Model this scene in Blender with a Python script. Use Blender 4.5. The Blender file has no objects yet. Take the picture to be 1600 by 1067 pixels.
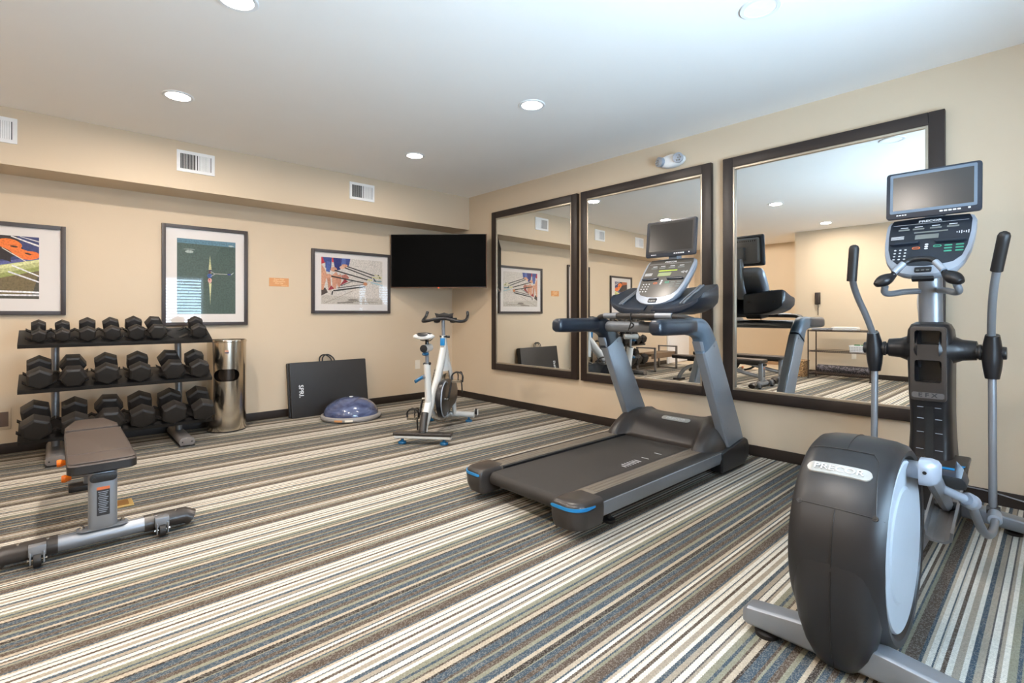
import bpy, bmesh, math, random
from mathutils import Vector, Matrix
random.seed(7)
C = bpy.context.scene.collection
PI = math.pi

# ------------------------------------------------------------------ camera, world, light, exposure
cam = bpy.data.cameras.new('camera')
cam_o = bpy.data.objects.new('camera', cam); C.objects.link(cam_o)
cam.sensor_fit = 'HORIZONTAL'; cam.sensor_width = 36
cam.lens = 783.0 / 1600 * 36
cam.shift_y = -(533.5 - 490.2) / 1600
cam.clip_start = 0.05; cam.clip_end = 100
cam_o.location = (-4.20, -5.86, 1.152)
cam_o.rotation_euler = (PI / 2, 0, -math.radians(42.45))
S = bpy.context.scene
S.camera = cam_o

world = bpy.data.worlds.new('world'); S.world = world; world.use_nodes = True
wb = world.node_tree.nodes['Background']
wb.inputs['Color'].default_value = (0.58, 0.79, 1.0, 1); wb.inputs['Strength'].default_value = 22.0

LAMP_POWER = 21.0
LAMP_COLOR = (1.0, 0.885, 0.78)
DAY_POWER = 900.0
DAY_COLOR = (0.52, 0.77, 1.0)

S.view_settings.view_transform = 'Standard'; S.view_settings.look = 'None'
S.view_settings.gamma = 1.0; S.view_settings.use_curve_mapping = False
S.view_settings.exposure = 0.55
S.cycles.max_bounces = 10; S.cycles.diffuse_bounces = 6; S.cycles.glossy_bounces = 5
S.cycles.transmission_bounces = 6; S.cycles.transparent_max_bounces = 10
S.cycles.sample_clamp_indirect = 6.0
S.cycles.caustics_reflective = False; S.cycles.caustics_refractive = False

# area lamp added low outside to throw daylight up onto the ceiling, and a portal that guides the sky light in
dl = bpy.data.lights.new('added_daylight', 'AREA'); dl.shape = 'RECTANGLE'; dl.size = 3.2; dl.size_y = 1.6
dl.energy = DAY_POWER; dl.color = DAY_COLOR
dlo = bpy.data.objects.new('added_daylight', dl); C.objects.link(dlo)
dlo.location = (-2.5, -8.35, -.15); dlo.rotation_euler = (math.radians(145), 0, 0)
pl_ = bpy.data.lights.new('window_portal', 'AREA'); pl_.shape = 'RECTANGLE'; pl_.size = 1.86; pl_.size_y = 1.25; pl_.cycles.is_portal = True
plo = bpy.data.objects.new('window_portal', pl_); C.objects.link(plo); plo.location = (-2.67, -7.11, 1.345); plo.rotation_euler = (math.radians(90), 0, 0)

# ------------------------------------------------------------------ materials
def nodes(name):
    m = bpy.data.materials.new(name); m.use_nodes = True
    nt = m.node_tree
    return m, nt, nt.nodes['Principled BSDF']

def srgb(r, g, b):
    f = lambda c: (c / 255 / 12.92) if c / 255 <= 0.04045 else ((c / 255 + 0.055) / 1.055) ** 2.4
    return (f(r), f(g), f(b), 1)

def mat(name, col, rough=0.5, metal=0.0, var=0.06, scale=30, bump=0.0, bscale=200, coat=0.0, emit=None, estr=0, spec=0.5):
    m, nt, b = nodes(name)
    N, L = nt.nodes, nt.links
    tc = N.new('ShaderNodeTexCoord')
    b.inputs['Roughness'].default_value = rough; b.inputs['Metallic'].default_value = metal
    b.inputs['Specular IOR Level'].default_value = spec
    b.inputs['Coat Weight'].default_value = coat; b.inputs['Coat Roughness'].default_value = 0.12
    n = N.new('ShaderNodeTexNoise'); n.inputs['Scale'].default_value = scale; n.inputs['Detail'].default_value = 4
    L.new(tc.outputs['Object'], n.inputs['Vector'])
    mr = N.new('ShaderNodeMapRange'); mr.inputs['To Min'].default_value = 1 - var; mr.inputs['To Max'].default_value = 1 + var
    L.new(n.outputs['Fac'], mr.inputs['Value'])
    mx = N.new('ShaderNodeMix'); mx.data_type = 'RGBA'; mx.blend_type = 'MULTIPLY'; mx.inputs['Factor'].default_value = 1
    mx.inputs['A'].default_value = col
    cb = N.new('ShaderNodeCombineColor')
    for k in range(3): L.new(mr.outputs['Result'], cb.inputs[k])
    L.new(cb.outputs['Color'], mx.inputs['B']); L.new(mx.outputs['Result'], b.inputs['Base Color'])
    if bump:
        n2 = N.new('ShaderNodeTexNoise'); n2.inputs['Scale'].default_value = bscale; n2.inputs['Detail'].default_value = 3
        L.new(tc.outputs['Object'], n2.inputs['Vector'])
        bp = N.new('ShaderNodeBump'); bp.inputs['Strength'].default_value = bump; bp.inputs['Distance'].default_value = 0.002
        L.new(n2.outputs['Fac'], bp.inputs['Height']); L.new(bp.outputs['Normal'], b.inputs['Normal'])
    if emit:
        b.inputs['Emission Color'].default_value = emit; b.inputs['Emission Strength'].default_value = estr
    return m

M = dict(
    wall=mat('wall_paint', srgb(206, 188, 163), 0.75, var=0.02, scale=3, bump=0.25, bscale=90),
    ceiling=mat('ceiling_paint', srgb(243, 240, 236), 0.85, var=0.015, scale=3, bump=0.15, bscale=90),
    base=mat('dark_vinyl_base', srgb(40, 31, 26), 0.45, var=0.1),
    tile=mat('pale_hall_tile', srgb(214, 200, 178), 0.4, var=0.05, scale=4),
    white=mat('white_enamel', srgb(232, 232, 232), 0.4),
    door=mat('white_door_paint', srgb(228, 228, 230), 0.4),
    pframe=mat('picture_frame_wood', srgb(56, 47, 45), 0.45, var=0.12),
    mframe=mat('mirror_frame_wood', srgb(40, 30, 26), 0.42, var=0.18, scale=12),
    mlip=mat('mirror_frame_silver_lip', srgb(178, 168, 152), 0.35, 0.7),
    mat_board=mat('mount_board', srgb(222, 216, 212), 0.8, var=0.01),
    mirror=mat('mirror_silver', (0.90, 0.915, 0.90, 1), 0.0, 1.0, var=0.0),
    rubber=mat('black_rubber', srgb(30, 27, 26), 0.5, var=0.12, bump=0.15, bscale=300),
    blackp=mat('black_plastic', srgb(23, 23, 26), 0.36, var=0.08, bump=0.05, bscale=500),
    blackm=mat('black_powder_coat', srgb(27, 25, 25), 0.42, var=0.1, bump=0.1, bscale=400),
    navy=mat('blue_black_plastic', srgb(28, 36, 48), 0.32, var=0.06, bump=0.04, bscale=500),
    steelblue=mat('grey_blue_plastic', srgb(92, 108, 124), 0.35, 0.2, var=0.05),
    silver=mat('silver_powder_coat', srgb(138, 142, 148), 0.36, 0.5, var=0.04),
    silverl=mat('light_silver_plastic', srgb(158, 165, 176), 0.34, 0.25, var=0.03),
    greyf=mat('grey_rack_steel', srgb(128, 126, 126), 0.38, 0.45, var=0.05),
    chrome=mat('brushed_chrome', srgb(205, 200, 192), 0.22, 1.0, var=0.03),
    steel=mat('polished_stainless', srgb(205, 196, 182), 0.17, 1.0, var=0.03, scale=2),
    screen=mat('dark_screen', srgb(20, 18, 17), 0.22, var=0.03, spec=0.6),
    tvscreen=mat('tv_screen_black', (0.001, 0.001, 0.001, 1), 0.6, var=0.0, spec=0.05),
    facet=mat('taupe_console_face', srgb(88, 84, 78), 0.35, var=0.05),
    facen=mat('navy_console_face', srgb(28, 34, 44), 0.32, var=0.05),
    lcd=mat('green_display', srgb(150, 160, 118), 0.3),
    lcdg=mat('grey_display', srgb(118, 122, 118), 0.3),
    ltext=mat('light_print', srgb(214, 216, 218), 0.5, var=0.0),
    dtext=mat('dark_print', srgb(40, 40, 44), 0.5, var=0.0),
    gtext=mat('green_print', srgb(70, 160, 130), 0.5, var=0.0),
    otext=mat('orange_print', srgb(214, 110, 60), 0.5, var=0.0),
    ygreen=mat('yellow_green_print', srgb(176, 200, 70), 0.5, var=0.0),
    badge=mat('pale_badge', srgb(172, 172, 168), 0.35, 0.3),
    blue=mat('bright_blue_plastic', srgb(26, 122, 180), 0.35, var=0.03),
    bluek=mat('blue_adjuster_plastic', srgb(20, 88, 128), 0.35),
    belt=mat('treadmill_belt_rubber', srgb(42, 38, 35), 0.62, var=0.1, scale=300, bump=0.5, bscale=900),
    rail=mat('ribbed_foot_rail', srgb(112, 103, 92), 0.36, 0.15, var=0.05),
    hood=mat('motor_hood_plastic', srgb(52, 47, 44), 0.33, var=0.05, bump=0.04, bscale=500),
    shell=mat('drum_shell_plastic', srgb(31, 31, 33), 0.4, var=0.04, bump=0.06, bscale=700),
    disc=mat('pale_disc_plastic', srgb(176, 184, 192), 0.42, 0.1, var=0.02),
    vinyl=mat('taupe_upholstery', srgb(74, 64, 59), 0.45, var=0.05, bump=0.25, bscale=350),
    piping=mat('upholstery_piping', srgb(60, 53, 50), 0.5),
    orange=mat('orange_plastic', srgb(240, 120, 24), 0.4, var=0.03),
    bwhite=mat('bike_white_paint', srgb(215, 214, 210), 0.3, var=0.02),
    matv=mat('black_mat_vinyl', srgb(34, 31, 30), 0.5, var=0.06, bump=0.3, bscale=60),
    dome=None,
    dbase=mat('grey_platform_plastic', srgb(150, 148, 146), 0.5),
    copper=mat('copper_sticker', srgb(206, 146, 92), 0.5, var=0.06),
    brass=mat('brass_plate', srgb(206, 172, 106), 0.35, 0.6),
    outlet=mat('outlet_plastic', srgb(230, 222, 208), 0.4),
    ivory=mat('beige_cover_plate', srgb(206, 186, 158), 0.5),
    brown=mat('brown_inset', srgb(104, 84, 72), 0.5),
    phone=mat('brown_black_phone', srgb(52, 42, 38), 0.4),
    towel=mat('white_towel', srgb(226, 222, 218), 0.9, var=0.04, bump=0.6, bscale=160),
    gtowel=mat('grey_towel', srgb(150, 150, 154), 0.9, var=0.06, bump=0.6, bscale=160),
    green=mat('green_bottle', srgb(50, 110, 64), 0.4),
    wood=mat('brown_bench_wood', srgb(116, 94, 74), 0.5, var=0.15, scale=8),
    wiref=mat('bronze_wire', srgb(64, 52, 46), 0.4, 0.5),
    ledred=mat('standby_orange', srgb(230, 90, 50), 0.4),
    slat=mat('blind_slat', srgb(238, 240, 244), 0.5, var=0.01),
    clearp=None, marble=None, wicker=None,
)

def make_carpet():
    W, Cr, T, B, BR, DB, SG, K, BE = ((.70, .665, .585), (.56, .50, .41), (.37, .315, .245), (.058, .084, .108), (.098, .072, .054),
                                   (.042, .033, .027), (.255, .248, .180), (.085, .080, .080), (.47, .395, .30))
    seq = [(0, BE), (.018, DB), (.028, B), (.056, BR), (.066, SG), (.073, B), (.094, BR), (.116, SG), (.132, B), (.157, BE), (.172, DB),
           (.192, SG), (.197, B), (.217, BR), (.235, B), (.248, SG), (.258, BR), (.281, BE), (.296, B), (.303, W), (.316, BR), (.326, BE),
           (.338, B), (.346, SG), (.356, BR), (.392, B), (.402, BE), (.412, W), (.427, B), (.432, Cr), (.437, W), (.450, BR), (.462, W),
           (.478, T), (.498, W), (.511, B), (.526, T), (.544, K), (.549, W), (.569, K), (.575, T), (.584, W), (.599, SG), (.619, B),
           (.630, SG), (.646, BR)]
    P = .655
    m, nt, b = nodes('striped_carpet'); N, L = nt.nodes, nt.links
    def math_(op, a, bb=None, c=None):
        n = N.new('ShaderNodeMath'); n.operation = op
        for k, v in enumerate((a, bb, c)):
            if v is None: continue
            if isinstance(v, (int, float)): n.inputs[k].default_value = v
            else: L.new(v, n.inputs[k])
        return n.outputs[0]
    tc = N.new('ShaderNodeTexCoord'); sp = N.new('ShaderNodeSeparateXYZ'); L.new(tc.outputs['Object'], sp.inputs[0])
    # zig-zag of the weave along the stripe edges
    zz = math_('PINGPONG', sp.outputs['X'], .006)
    y = math_('MULTIPLY_ADD', zz, .35, sp.outputs['Y'])
    u = math_('MULTIPLY', math_('SUBTRACT', -4.492, y), 1 / P)
    fr = math_('FRACT', u)
    def ramp(part, lo, hi):
        r = N.new('ShaderNodeValToRGB'); r.color_ramp.interpolation = 'CONSTANT'
        e = r.color_ramp.elements
        s = [(max(0, (p / P - lo) / (hi - lo)), c) for p, c in part]
        e[0].position = s[0][0]; e[0].color = (*s[0][1], 1)
        e[1].position = s[1][0]; e[1].color = (*s[1][1], 1)
        for p, c in s[2:]:
            q = e.new(p); q.color = (*c, 1)
        mr = N.new('ShaderNodeMapRange'); mr.inputs['From Min'].default_value = lo; mr.inputs['From Max'].default_value = hi
        L.new(fr, mr.inputs['Value']); L.new(mr.outputs[0], r.inputs[0])
        return r.outputs[0]
    h = 23; cut = seq[h][0] / P
    a1 = ramp(seq[:h], 0, cut); a2 = ramp(seq[h:], cut, 1)
    gt = math_('GREATER_THAN', fr, cut)
    mx = N.new('ShaderNodeMix'); mx.data_type = 'RGBA'
    L.new(gt, mx.inputs['Factor']); L.new(a1, mx.inputs['A']); L.new(a2, mx.inputs['B'])
    # yarn speckle: loops of about 4 mm, mixing light and dark yarn
    mp = N.new('ShaderNodeMapping'); mp.inputs['Scale'].default_value = (230, 330, 1); L.new(tc.outputs['Object'], mp.inputs[0])
    vo = N.new('ShaderNodeTexVoronoi'); vo.inputs['Scale'].default_value = 1; L.new(mp.outputs[0], vo.inputs['Vector'])
    sv = N.new('ShaderNodeSeparateColor'); L.new(vo.outputs['Color'], sv.inputs[0])
    lum = N.new('ShaderNodeRGBToBW'); L.new(mx.outputs['Result'], lum.inputs[0])
    # dark stripes get pale flecks, pale stripes get faint darker ones
    fleck = math_('MULTIPLY', math_('GREATER_THAN', sv.outputs[0], .62), math_('MULTIPLY', math_('SUBTRACT', .46, lum.outputs[0]), .66))
    fl = N.new('ShaderNodeClamp'); L.new(fleck, fl.inputs[0])
    m2 = N.new('ShaderNodeMix'); m2.data_type = 'RGBA'; L.new(fl.outputs[0], m2.inputs['Factor'])
    L.new(mx.outputs['Result'], m2.inputs['A']); m2.inputs['B'].default_value = (.46, .42, .36, 1)
    gain = math_('MULTIPLY_ADD', sv.outputs[1], .28, .74)
    wn = N.new('ShaderNodeTexNoise'); wn.inputs['Scale'].default_value = 60; wn.inputs['Detail'].default_value = 3
    L.new(tc.outputs['Object'], wn.inputs['Vector'])
    gain = math_('MULTIPLY', gain, math_('MULTIPLY_ADD', wn.outputs[0], .24, .88))
    cb = N.new('ShaderNodeCombineColor')
    for k in range(3): L.new(gain, cb.inputs[k])
    gain = gain  # yarn shade
    m3 = N.new('ShaderNodeMix'); m3.data_type = 'RGBA'; m3.blend_type = 'MULTIPLY'; m3.inputs['Factor'].default_value = 1
    L.new(m2.outputs['Result'], m3.inputs['A']); L.new(cb.outputs[0], m3.inputs['B'])
    L.new(m3.outputs['Result'], b.inputs['Base Color'])
    b.inputs['Roughness'].default_value = .9; b.inputs['Specular IOR Level'].default_value = .15
    bp = N.new('ShaderNodeBump'); bp.inputs['Strength'].default_value = .45; bp.inputs['Distance'].default_value = .003
    L.new(vo.outputs['Distance'], bp.inputs['Height']); bp.invert = True
    L.new(bp.outputs['Normal'], b.inputs['Normal'])
    return m
M['carpet'] = make_carpet()

def glassy(name, tint=(1, 1, 1, 1), gain=1.0, rough=0.0, base=0.0):
    m = bpy.data.materials.new(name); m.use_nodes = True; nt = m.node_tree; N, L = nt.nodes, nt.links
    N.remove(N['Principled BSDF'])
    tr = N.new('ShaderNodeBsdfTransparent'); tr.inputs[0].default_value = tint
    gl = N.new('ShaderNodeBsdfGlossy'); gl.inputs['Roughness'].default_value = rough
    fr = N.new('ShaderNodeFresnel'); fr.inputs[0].default_value = 1.5
    mu = N.new('ShaderNodeMath'); mu.operation = 'MULTIPLY_ADD'; mu.inputs[1].default_value = gain; mu.inputs[2].default_value = base
    L.new(fr.outputs[0], mu.inputs[0])
    ge = N.new('ShaderNodeNewGeometry'); ff = N.new('ShaderNodeMath'); ff.operation = 'SUBTRACT'; ff.inputs[0].default_value = 1
    L.new(ge.outputs['Backfacing'], ff.inputs[1])        # only the outer face of a pane reflects, as in thin glass
    m2 = N.new('ShaderNodeMath'); m2.operation = 'MULTIPLY'; L.new(mu.outputs[0], m2.inputs[0]); L.new(ff.outputs[0], m2.inputs[1]); mu = m2
    mx = N.new('ShaderNodeMixShader'); L.new(mu.outputs[0], mx.inputs[0]); L.new(tr.outputs[0], mx.inputs[1]); L.new(gl.outputs[0], mx.inputs[2])
    L.new(mx.outputs[0], N['Material Output'].inputs['Surface'])
    return m
M['pglass'] = glassy('picture_glass', gain=0.95)
M['wglass'] = glassy('window_glass')
M['clearp'] = glassy('clear_guard_plastic', (.80, .76, .72, 1), 1.0, .05, .06)

def make_dome():
    m, nt, b = nodes('blue_swirl_vinyl'); N, L = nt.nodes, nt.links
    tc = N.new('ShaderNodeTexCoord'); wv = N.new('ShaderNodeTexNoise'); wv.inputs['Scale'].default_value = 5; wv.inputs['Detail'].default_value = 8
    wv.inputs['Distortion'].default_value = 1.2
    mp = N.new('ShaderNodeMapping'); mp.inputs['Scale'].default_value = (1, 1, 3); L.new(tc.outputs['Object'], mp.inputs[0]); L.new(mp.outputs[0], wv.inputs['Vector'])
    r = N.new('ShaderNodeValToRGB'); e = r.color_ramp.elements
    e[0].position = .3; e[0].color = srgb(46, 52, 82); e[1].position = .75; e[1].color = srgb(98, 112, 150)
    L.new(wv.outputs[0], r.inputs[0]); L.new(r.outputs[0], b.inputs['Base Color'])
    b.inputs['Roughness'].default_value = .22; b.inputs['Coat Weight'].default_value = .4
    return m
M['dome'] = make_dome()

def make_speckle(name, c1, c2, scale, thr=(.45, .6), rough=.5, stretch=(1, 1, 1), bump=0):
    m, nt, b = nodes(name); N, L = nt.nodes, nt.links
    tc = N.new('ShaderNodeTexCoord'); n = N.new('ShaderNodeTexNoise'); n.inputs['Scale'].default_value = scale; n.inputs['Detail'].default_value = 5
    mp = N.new('ShaderNodeMapping'); mp.inputs['Scale'].default_value = stretch; L.new(tc.outputs['Object'], mp.inputs[0]); L.new(mp.outputs[0], n.inputs['Vector'])
    r = N.new('ShaderNodeValToRGB'); e = r.color_ramp.elements
    e[0].position = thr[0]; e[0].color = c1; e[1].position = thr[1]; e[1].color = c2
    L.new(n.outputs[0], r.inputs[0]); L.new(r.outputs[0], b.inputs['Base Color']); b.inputs['Roughness'].default_value = rough
    if bump:
        bp = N.new('ShaderNodeBump'); bp.inputs['Strength'].default_value = bump; bp.inputs['Distance'].default_value = .004
        L.new(n.outputs[0], bp.inputs['Height']); L.new(bp.outputs[0], b.inputs['Normal'])
    return m
M['marble'] = make_speckle('marbled_foam', srgb(44, 40, 42), srgb(112, 104, 110), 40)
M['wicker'] = make_speckle('woven_wicker', srgb(96, 66, 40), srgb(190, 150, 104), 46, (.4, .6), .7, (1, 1, 1.5), .8)

def make_print():
    m, nt, b = nodes('photo_print'); N, L = nt.nodes, nt.links
    a = N.new('ShaderNodeVertexColor'); a.layer_name = 'Col'
    tc = N.new('ShaderNodeTexCoord'); n = N.new('ShaderNodeTexNoise'); n.inputs['Scale'].default_value = 70; n.inputs['Detail'].default_value = 6
    L.new(tc.outputs['Object'], n.inputs['Vector'])
    mr = N.new('ShaderNodeMapRange'); mr.inputs['From Min'].default_value = .3; mr.inputs['From Max'].default_value = .7
    mr.inputs['To Min'].default_value = .72; mr.inputs['To Max'].default_value = 1.25; L.new(n.outputs[0], mr.inputs[0])
    cb = N.new('ShaderNodeCombineColor')
    for k in range(3): L.new(mr.outputs[0], cb.inputs[k])
    mx = N.new('ShaderNodeMix'); mx.data_type = 'RGBA'; mx.blend_type = 'MULTIPLY'; mx.inputs['Factor'].default_value = 1
    L.new(a.outputs[0], mx.inputs['A']); L.new(cb.outputs[0], mx.inputs['B']); L.new(mx.outputs['Result'], b.inputs['Base Color'])
    b.inputs['Roughness'].default_value = .7
    return m
M['print'] = make_print()

# ------------------------------------------------------------------ mesh helpers
def tag(o, label=None, cat=None, group=None, kind=None):
    if label: o['label'] = label
    if cat: o['category'] = cat
    if group: o['group'] = group
    if kind: o['kind'] = kind
    return o

OFF = {}
def thing(name, loc, label, cat, group=None, rz=0.0, world=False):
    """an Empty at the thing's base; world=True means its parts are modelled in room coordinates"""
    o = bpy.data.objects.new(name, None); C.objects.link(o); o.empty_display_size = .1
    o.location = loc; o.rotation_euler = (0, 0, rz)
    OFF[o.name] = Vector(loc) if world else Vector((0, 0, 0))
    return tag(o, label, cat, group)

def obj(name, bm, m, parent=None, angle=35, bevel=0, seg=2, label=None, kind=None, off=None):
    if bevel:
        es = [e for e in bm.edges if len(e.link_faces) == 2 and e.calc_face_angle(0) > math.radians(30)]
        bmesh.ops.bevel(bm, geom=es, offset=bevel, segments=seg, profile=.6, affect='EDGES', clamp_overlap=True)
    d = off
    if d is None and parent is not None: d = OFF.get(parent.name)
    if d is not None and d.length: bmesh.ops.translate(bm, verts=bm.verts, vec=-d)
    me = bpy.data.meshes.new(name); bm.normal_update(); bm.to_mesh(me); bm.free()
    me.shade_smooth(); me.set_sharp_from_angle(angle=math.radians(angle))
    for mm in (m if isinstance(m, (list, tuple)) else [m]): me.materials.append(mm)
    o = bpy.data.objects.new(name, me); C.objects.link(o)
    if parent is not None:
        o.parent = parent; OFF[o.name] = d if d is not None else Vector((0, 0, 0))
    if label: o['label'] = label
    if kind: o['kind'] = kind
    return o

def B(): return bmesh.new()

def box(bm, c, s, rot=None, mi=0):
    r = bmesh.ops.create_cube(bm, size=1)
    Mx = Matrix.Translation(c) @ (rot if rot is not None else Matrix()) @ Matrix.Diagonal((*s, 1))
    bmesh.ops.transform(bm, matrix=Mx, verts=r['verts'])
    return r['verts']
def bx(x0, x1, y0, y1, z0, z1, bm=None):
    bm = bm or B(); box(bm, ((x0 + x1) / 2, (y0 + y1) / 2, (z0 + z1) / 2), (x1 - x0, y1 - y0, z1 - z0)); return bm

def frame_of(d):
    d = d.normalized(); a = Vector((0, 0, 1)) if abs(d.z) < .95 else Vector((1, 0, 0))
    u = d.cross(a).normalized(); return u, d.cross(u).normalized()

def rings(bm, rs, close=True, cap=True):
    vs = [[bm.verts.new(p) for p in r] for r in rs]; n = len(vs[0])
    for a, b in zip(vs, vs[1:]):
        for k in range(n if close else n - 1):
            bm.faces.new((a[k], a[(k + 1) % n], b[(k + 1) % n], b[k]))
    if cap and close:
        bm.faces.new(list(reversed(vs[0]))); bm.faces.new(vs[-1])
    bmesh.ops.recalc_face_normals(bm, faces=bm.faces[:])
    return vs

def cyl(bm, p0, p1, r0, r1=None, n=20, cap=True):
    p0, p1 = Vector(p0), Vector(p1); r1 = r0 if r1 is None else r1
    u, v = frame_of(p1 - p0)
    rs = [[p + (u * math.cos(t) + v * math.sin(t)) * r for t in [2 * PI * k / n for k in range(n)]] for p, r in ((p0, r0), (p1, r1))]
    rings(bm, rs, cap=cap); return bm

def smooth_path(pts, it=2):
    pts = [Vector(p) for p in pts]
    for _ in range(it):
        q = [pts[0]]
        for a, b in zip(pts, pts[1:]): q += [a.lerp(b, .25), a.lerp(b, .75)]
        q.append(pts[-1]); pts = q
    return pts

def tube(bm, pts, r, n=12, it=2, flat=None, cap=True):
    """sweep a round (or flattened: flat=(axis, factor)) section along pts; r may be a number or a function of 0..1"""
    P = smooth_path(pts, it) if it else [Vector(p) for p in pts]
    L = [0]
    for a, b in zip(P, P[1:]): L.append(L[-1] + (b - a).length)
    rs = []; u = None
    for i, p in enumerate(P):
        d = (P[min(i + 1, len(P) - 1)] - P[max(i - 1, 0)]).normalized()
        if u is None: u, _ = frame_of(d)
        u = (u - d * u.dot(d)).normalized(); v = d.cross(u)
        rr = r(L[i] / L[-1]) if callable(r) else r
        ring = []
        for k in range(n):
            t = 2 * PI * k / n; w = (u * math.cos(t) + v * math.sin(t)) * rr
            if flat:
                ax = Vector(flat[0]).normalized(); w = w + ax * w.dot(ax) * (flat[1] - 1)
            ring.append(p + w)
        rs.append(ring)
    rings(bm, rs, cap=cap); return bm

def lathe(bm, prof, n=40, axis='Z', c=(0, 0, 0), cap=True):
    """prof: (radius, height) list"""
    c = Vector(c); rs = []
    for r, h in prof:
        ring = []
        for k in range(n):
            t = 2 * PI * k / n; a, b_ = r * math.cos(t), r * math.sin(t)
            ring.append(c + {'Z': Vector((a, b_, h)), 'Y': Vector((a, h, b_)), 'X': Vector((h, a, b_))}[axis])
        rs.append(ring)
    rings(bm, rs, cap=cap); return bm

def prism(bm, pts, d0, d1, f):
    """extrude the 2-D outline pts between depths d0 and d1; f(a, b, d) -> 3-D point"""
    rings(bm, [[f(a, b, d0) for a, b in pts], [f(a, b, d1) for a, b in pts]]); return bm

def rrect(w, h, r, n=5, c=(0, 0)):
    out = []
    for sx, sy, a0 in ((1, 1, 0), (-1, 1, 90), (-1, -1, 180), (1, -1, 270)):
        for k in range(n + 1):
            t = math.radians(a0 + 90 * k / n)
            out.append((c[0] + sx * (w / 2 - r) + r * math.cos(t), c[1] + sy * (h / 2 - r) + r * math.sin(t)))
    return out

def cutout(o, bm, solid=True):
    """boolean-cut the mesh in bm out of o (done once, leaves no helper object)"""
    me = bpy.data.meshes.new('cutter'); bmesh.ops.recalc_face_normals(bm, faces=bm.faces[:]); bm.to_mesh(me); bm.free()
    bpy.context.view_layer.update()
    c = bpy.data.objects.new('cutter', me); C.objects.link(c)
    c.matrix_world = o.matrix_world @ Matrix.Translation(-OFF.get(o.name, Vector((0, 0, 0))))
    md = o.modifiers.new('b', 'BOOLEAN'); md.operation = 'DIFFERENCE'; md.object = c; md.solver = 'EXACT'
    bpy.context.view_layer.update()
    ev = o.evaluated_get(bpy.context.evaluated_depsgraph_get())
    nm = bpy.data.meshes.new_from_object(ev)
    o.modifiers.clear(); o.data = nm; nm.shade_smooth(); nm.set_sharp_from_angle(angle=math.radians(30))
    bpy.data.objects.remove(c)

def text(name, s, size, origin, u, v, m, parent, depth=.0012, align='CENTER', bold=0.0, squash=1.0):
    cu = bpy.data.curves.new('t', 'FONT'); cu.body = s; cu.size = size; cu.align_x = align; cu.align_y = 'CENTER'
    cu.extrude = depth / 2; cu.offset = bold; cu.resolution_u = 3
    t = bpy.data.objects.new('t', cu); C.objects.link(t); bpy.context.view_layer.update()
    me = bpy.data.meshes.new_from_object(t.evaluated_get(bpy.context.evaluated_depsgraph_get()))
    bpy.data.objects.remove(t); bpy.data.curves.remove(cu)
    u, v = Vector(u).normalized(), Vector(v).normalized(); w = u.cross(v)
    Mx = Matrix((( u.x * squash, v.x, w.x, origin[0]), (u.y * squash, v.y, w.y, origin[1]), (u.z * squash, v.z, w.z, origin[2]), (0, 0, 0, 1)))
    bm = B(); bm.from_mesh(me); bm.transform(Mx); bpy.data.meshes.remove(me)
    return obj(name, bm, m, parent)

def plane_f(o, u, v):
    """local sheet: f(a, b, d) -> o + a u + b v + d (u x v)"""
    o, u, v = Vector(o), Vector(u).normalized(), Vector(v).normalized(); w = u.cross(v)
    return lambda a, b, d: o + u * a + v * b + w * d

def copy_tree(o, parent=None):
    c = o.copy(); C.objects.link(c)
    if parent is not None: c.parent = parent
    OFF[c.name] = OFF.get(o.name, Vector((0, 0, 0)))
    for ch in list(o.children): copy_tree(ch, c)
    return c

# ------------------------------------------------------------------ room shell
H = 2.74
XL, XR, YF = -6.51, -7.85, -7.0     # left wall, recessed left wall, wall behind the camera
def struct(name, bm, m, **k): return tag(obj(name, bm, m, **k), kind='structure')
struct('floor', bx(XL - .05, .1, YF - .1, .1, -.1, 0), M['carpet'])
struct('floor_hall', bx(XR - .1, XL - .05, YF - .1, .1, -.1, 0), M['tile'])
struct('ceiling', bx(XR - .1, .1, YF - .1, .1, H, H + .1), M['ceiling'])
struct('wall_back', bx(XR - .1, .1, 0, .1, 0, H), M['wall'])
struct('wall_right', bx(0, .1, YF - .1, 0, 0, H), M['wall'])
struct('wall_left', bx(XR, XL, YF, -2.29, 0, H), M['wall'])
struct('wall_left_recess', bx(XR - .1, XR, -2.29, 0, 0, H), M['wall'])
struct('soffit', bx(-6.5, -.0005, -.4, -.0005, 2.30, H - .0005), M['wall'])
W0, W1, WZ0, WZ1 = -3.60, -1.74, .72, 1.97
wf = bx(XL, 0, YF - .1, YF, 0, WZ0); bx(XL, 0, YF - .1, YF, WZ1, H, wf)
bx(XL, W0, YF - .1, YF, WZ0, WZ1, wf); bx(W1, 0, YF - .1, YF, WZ0, WZ1, wf)
struct('wall_front', wf, M['wall'])
BBH = .086
struct('baseboard_back', bx(-6.40, -.013, -.012, 0, 0, BBH), M['base'], bevel=.003)
struct('baseboard_right', bx(-.012, 0, YF, 0, 0, BBH), M['base'], bevel=.003)
struct('baseboard_left', bx(XL, XL + .012, YF, -2.30, 0, BBH), M['base'], bevel=.003)
struct('baseboard_recess', bx(XR, XR + .012, -2.29, -.02, 0, .12), mat('tan_hall_base', srgb(176, 146, 116), .5), bevel=.003)
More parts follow.
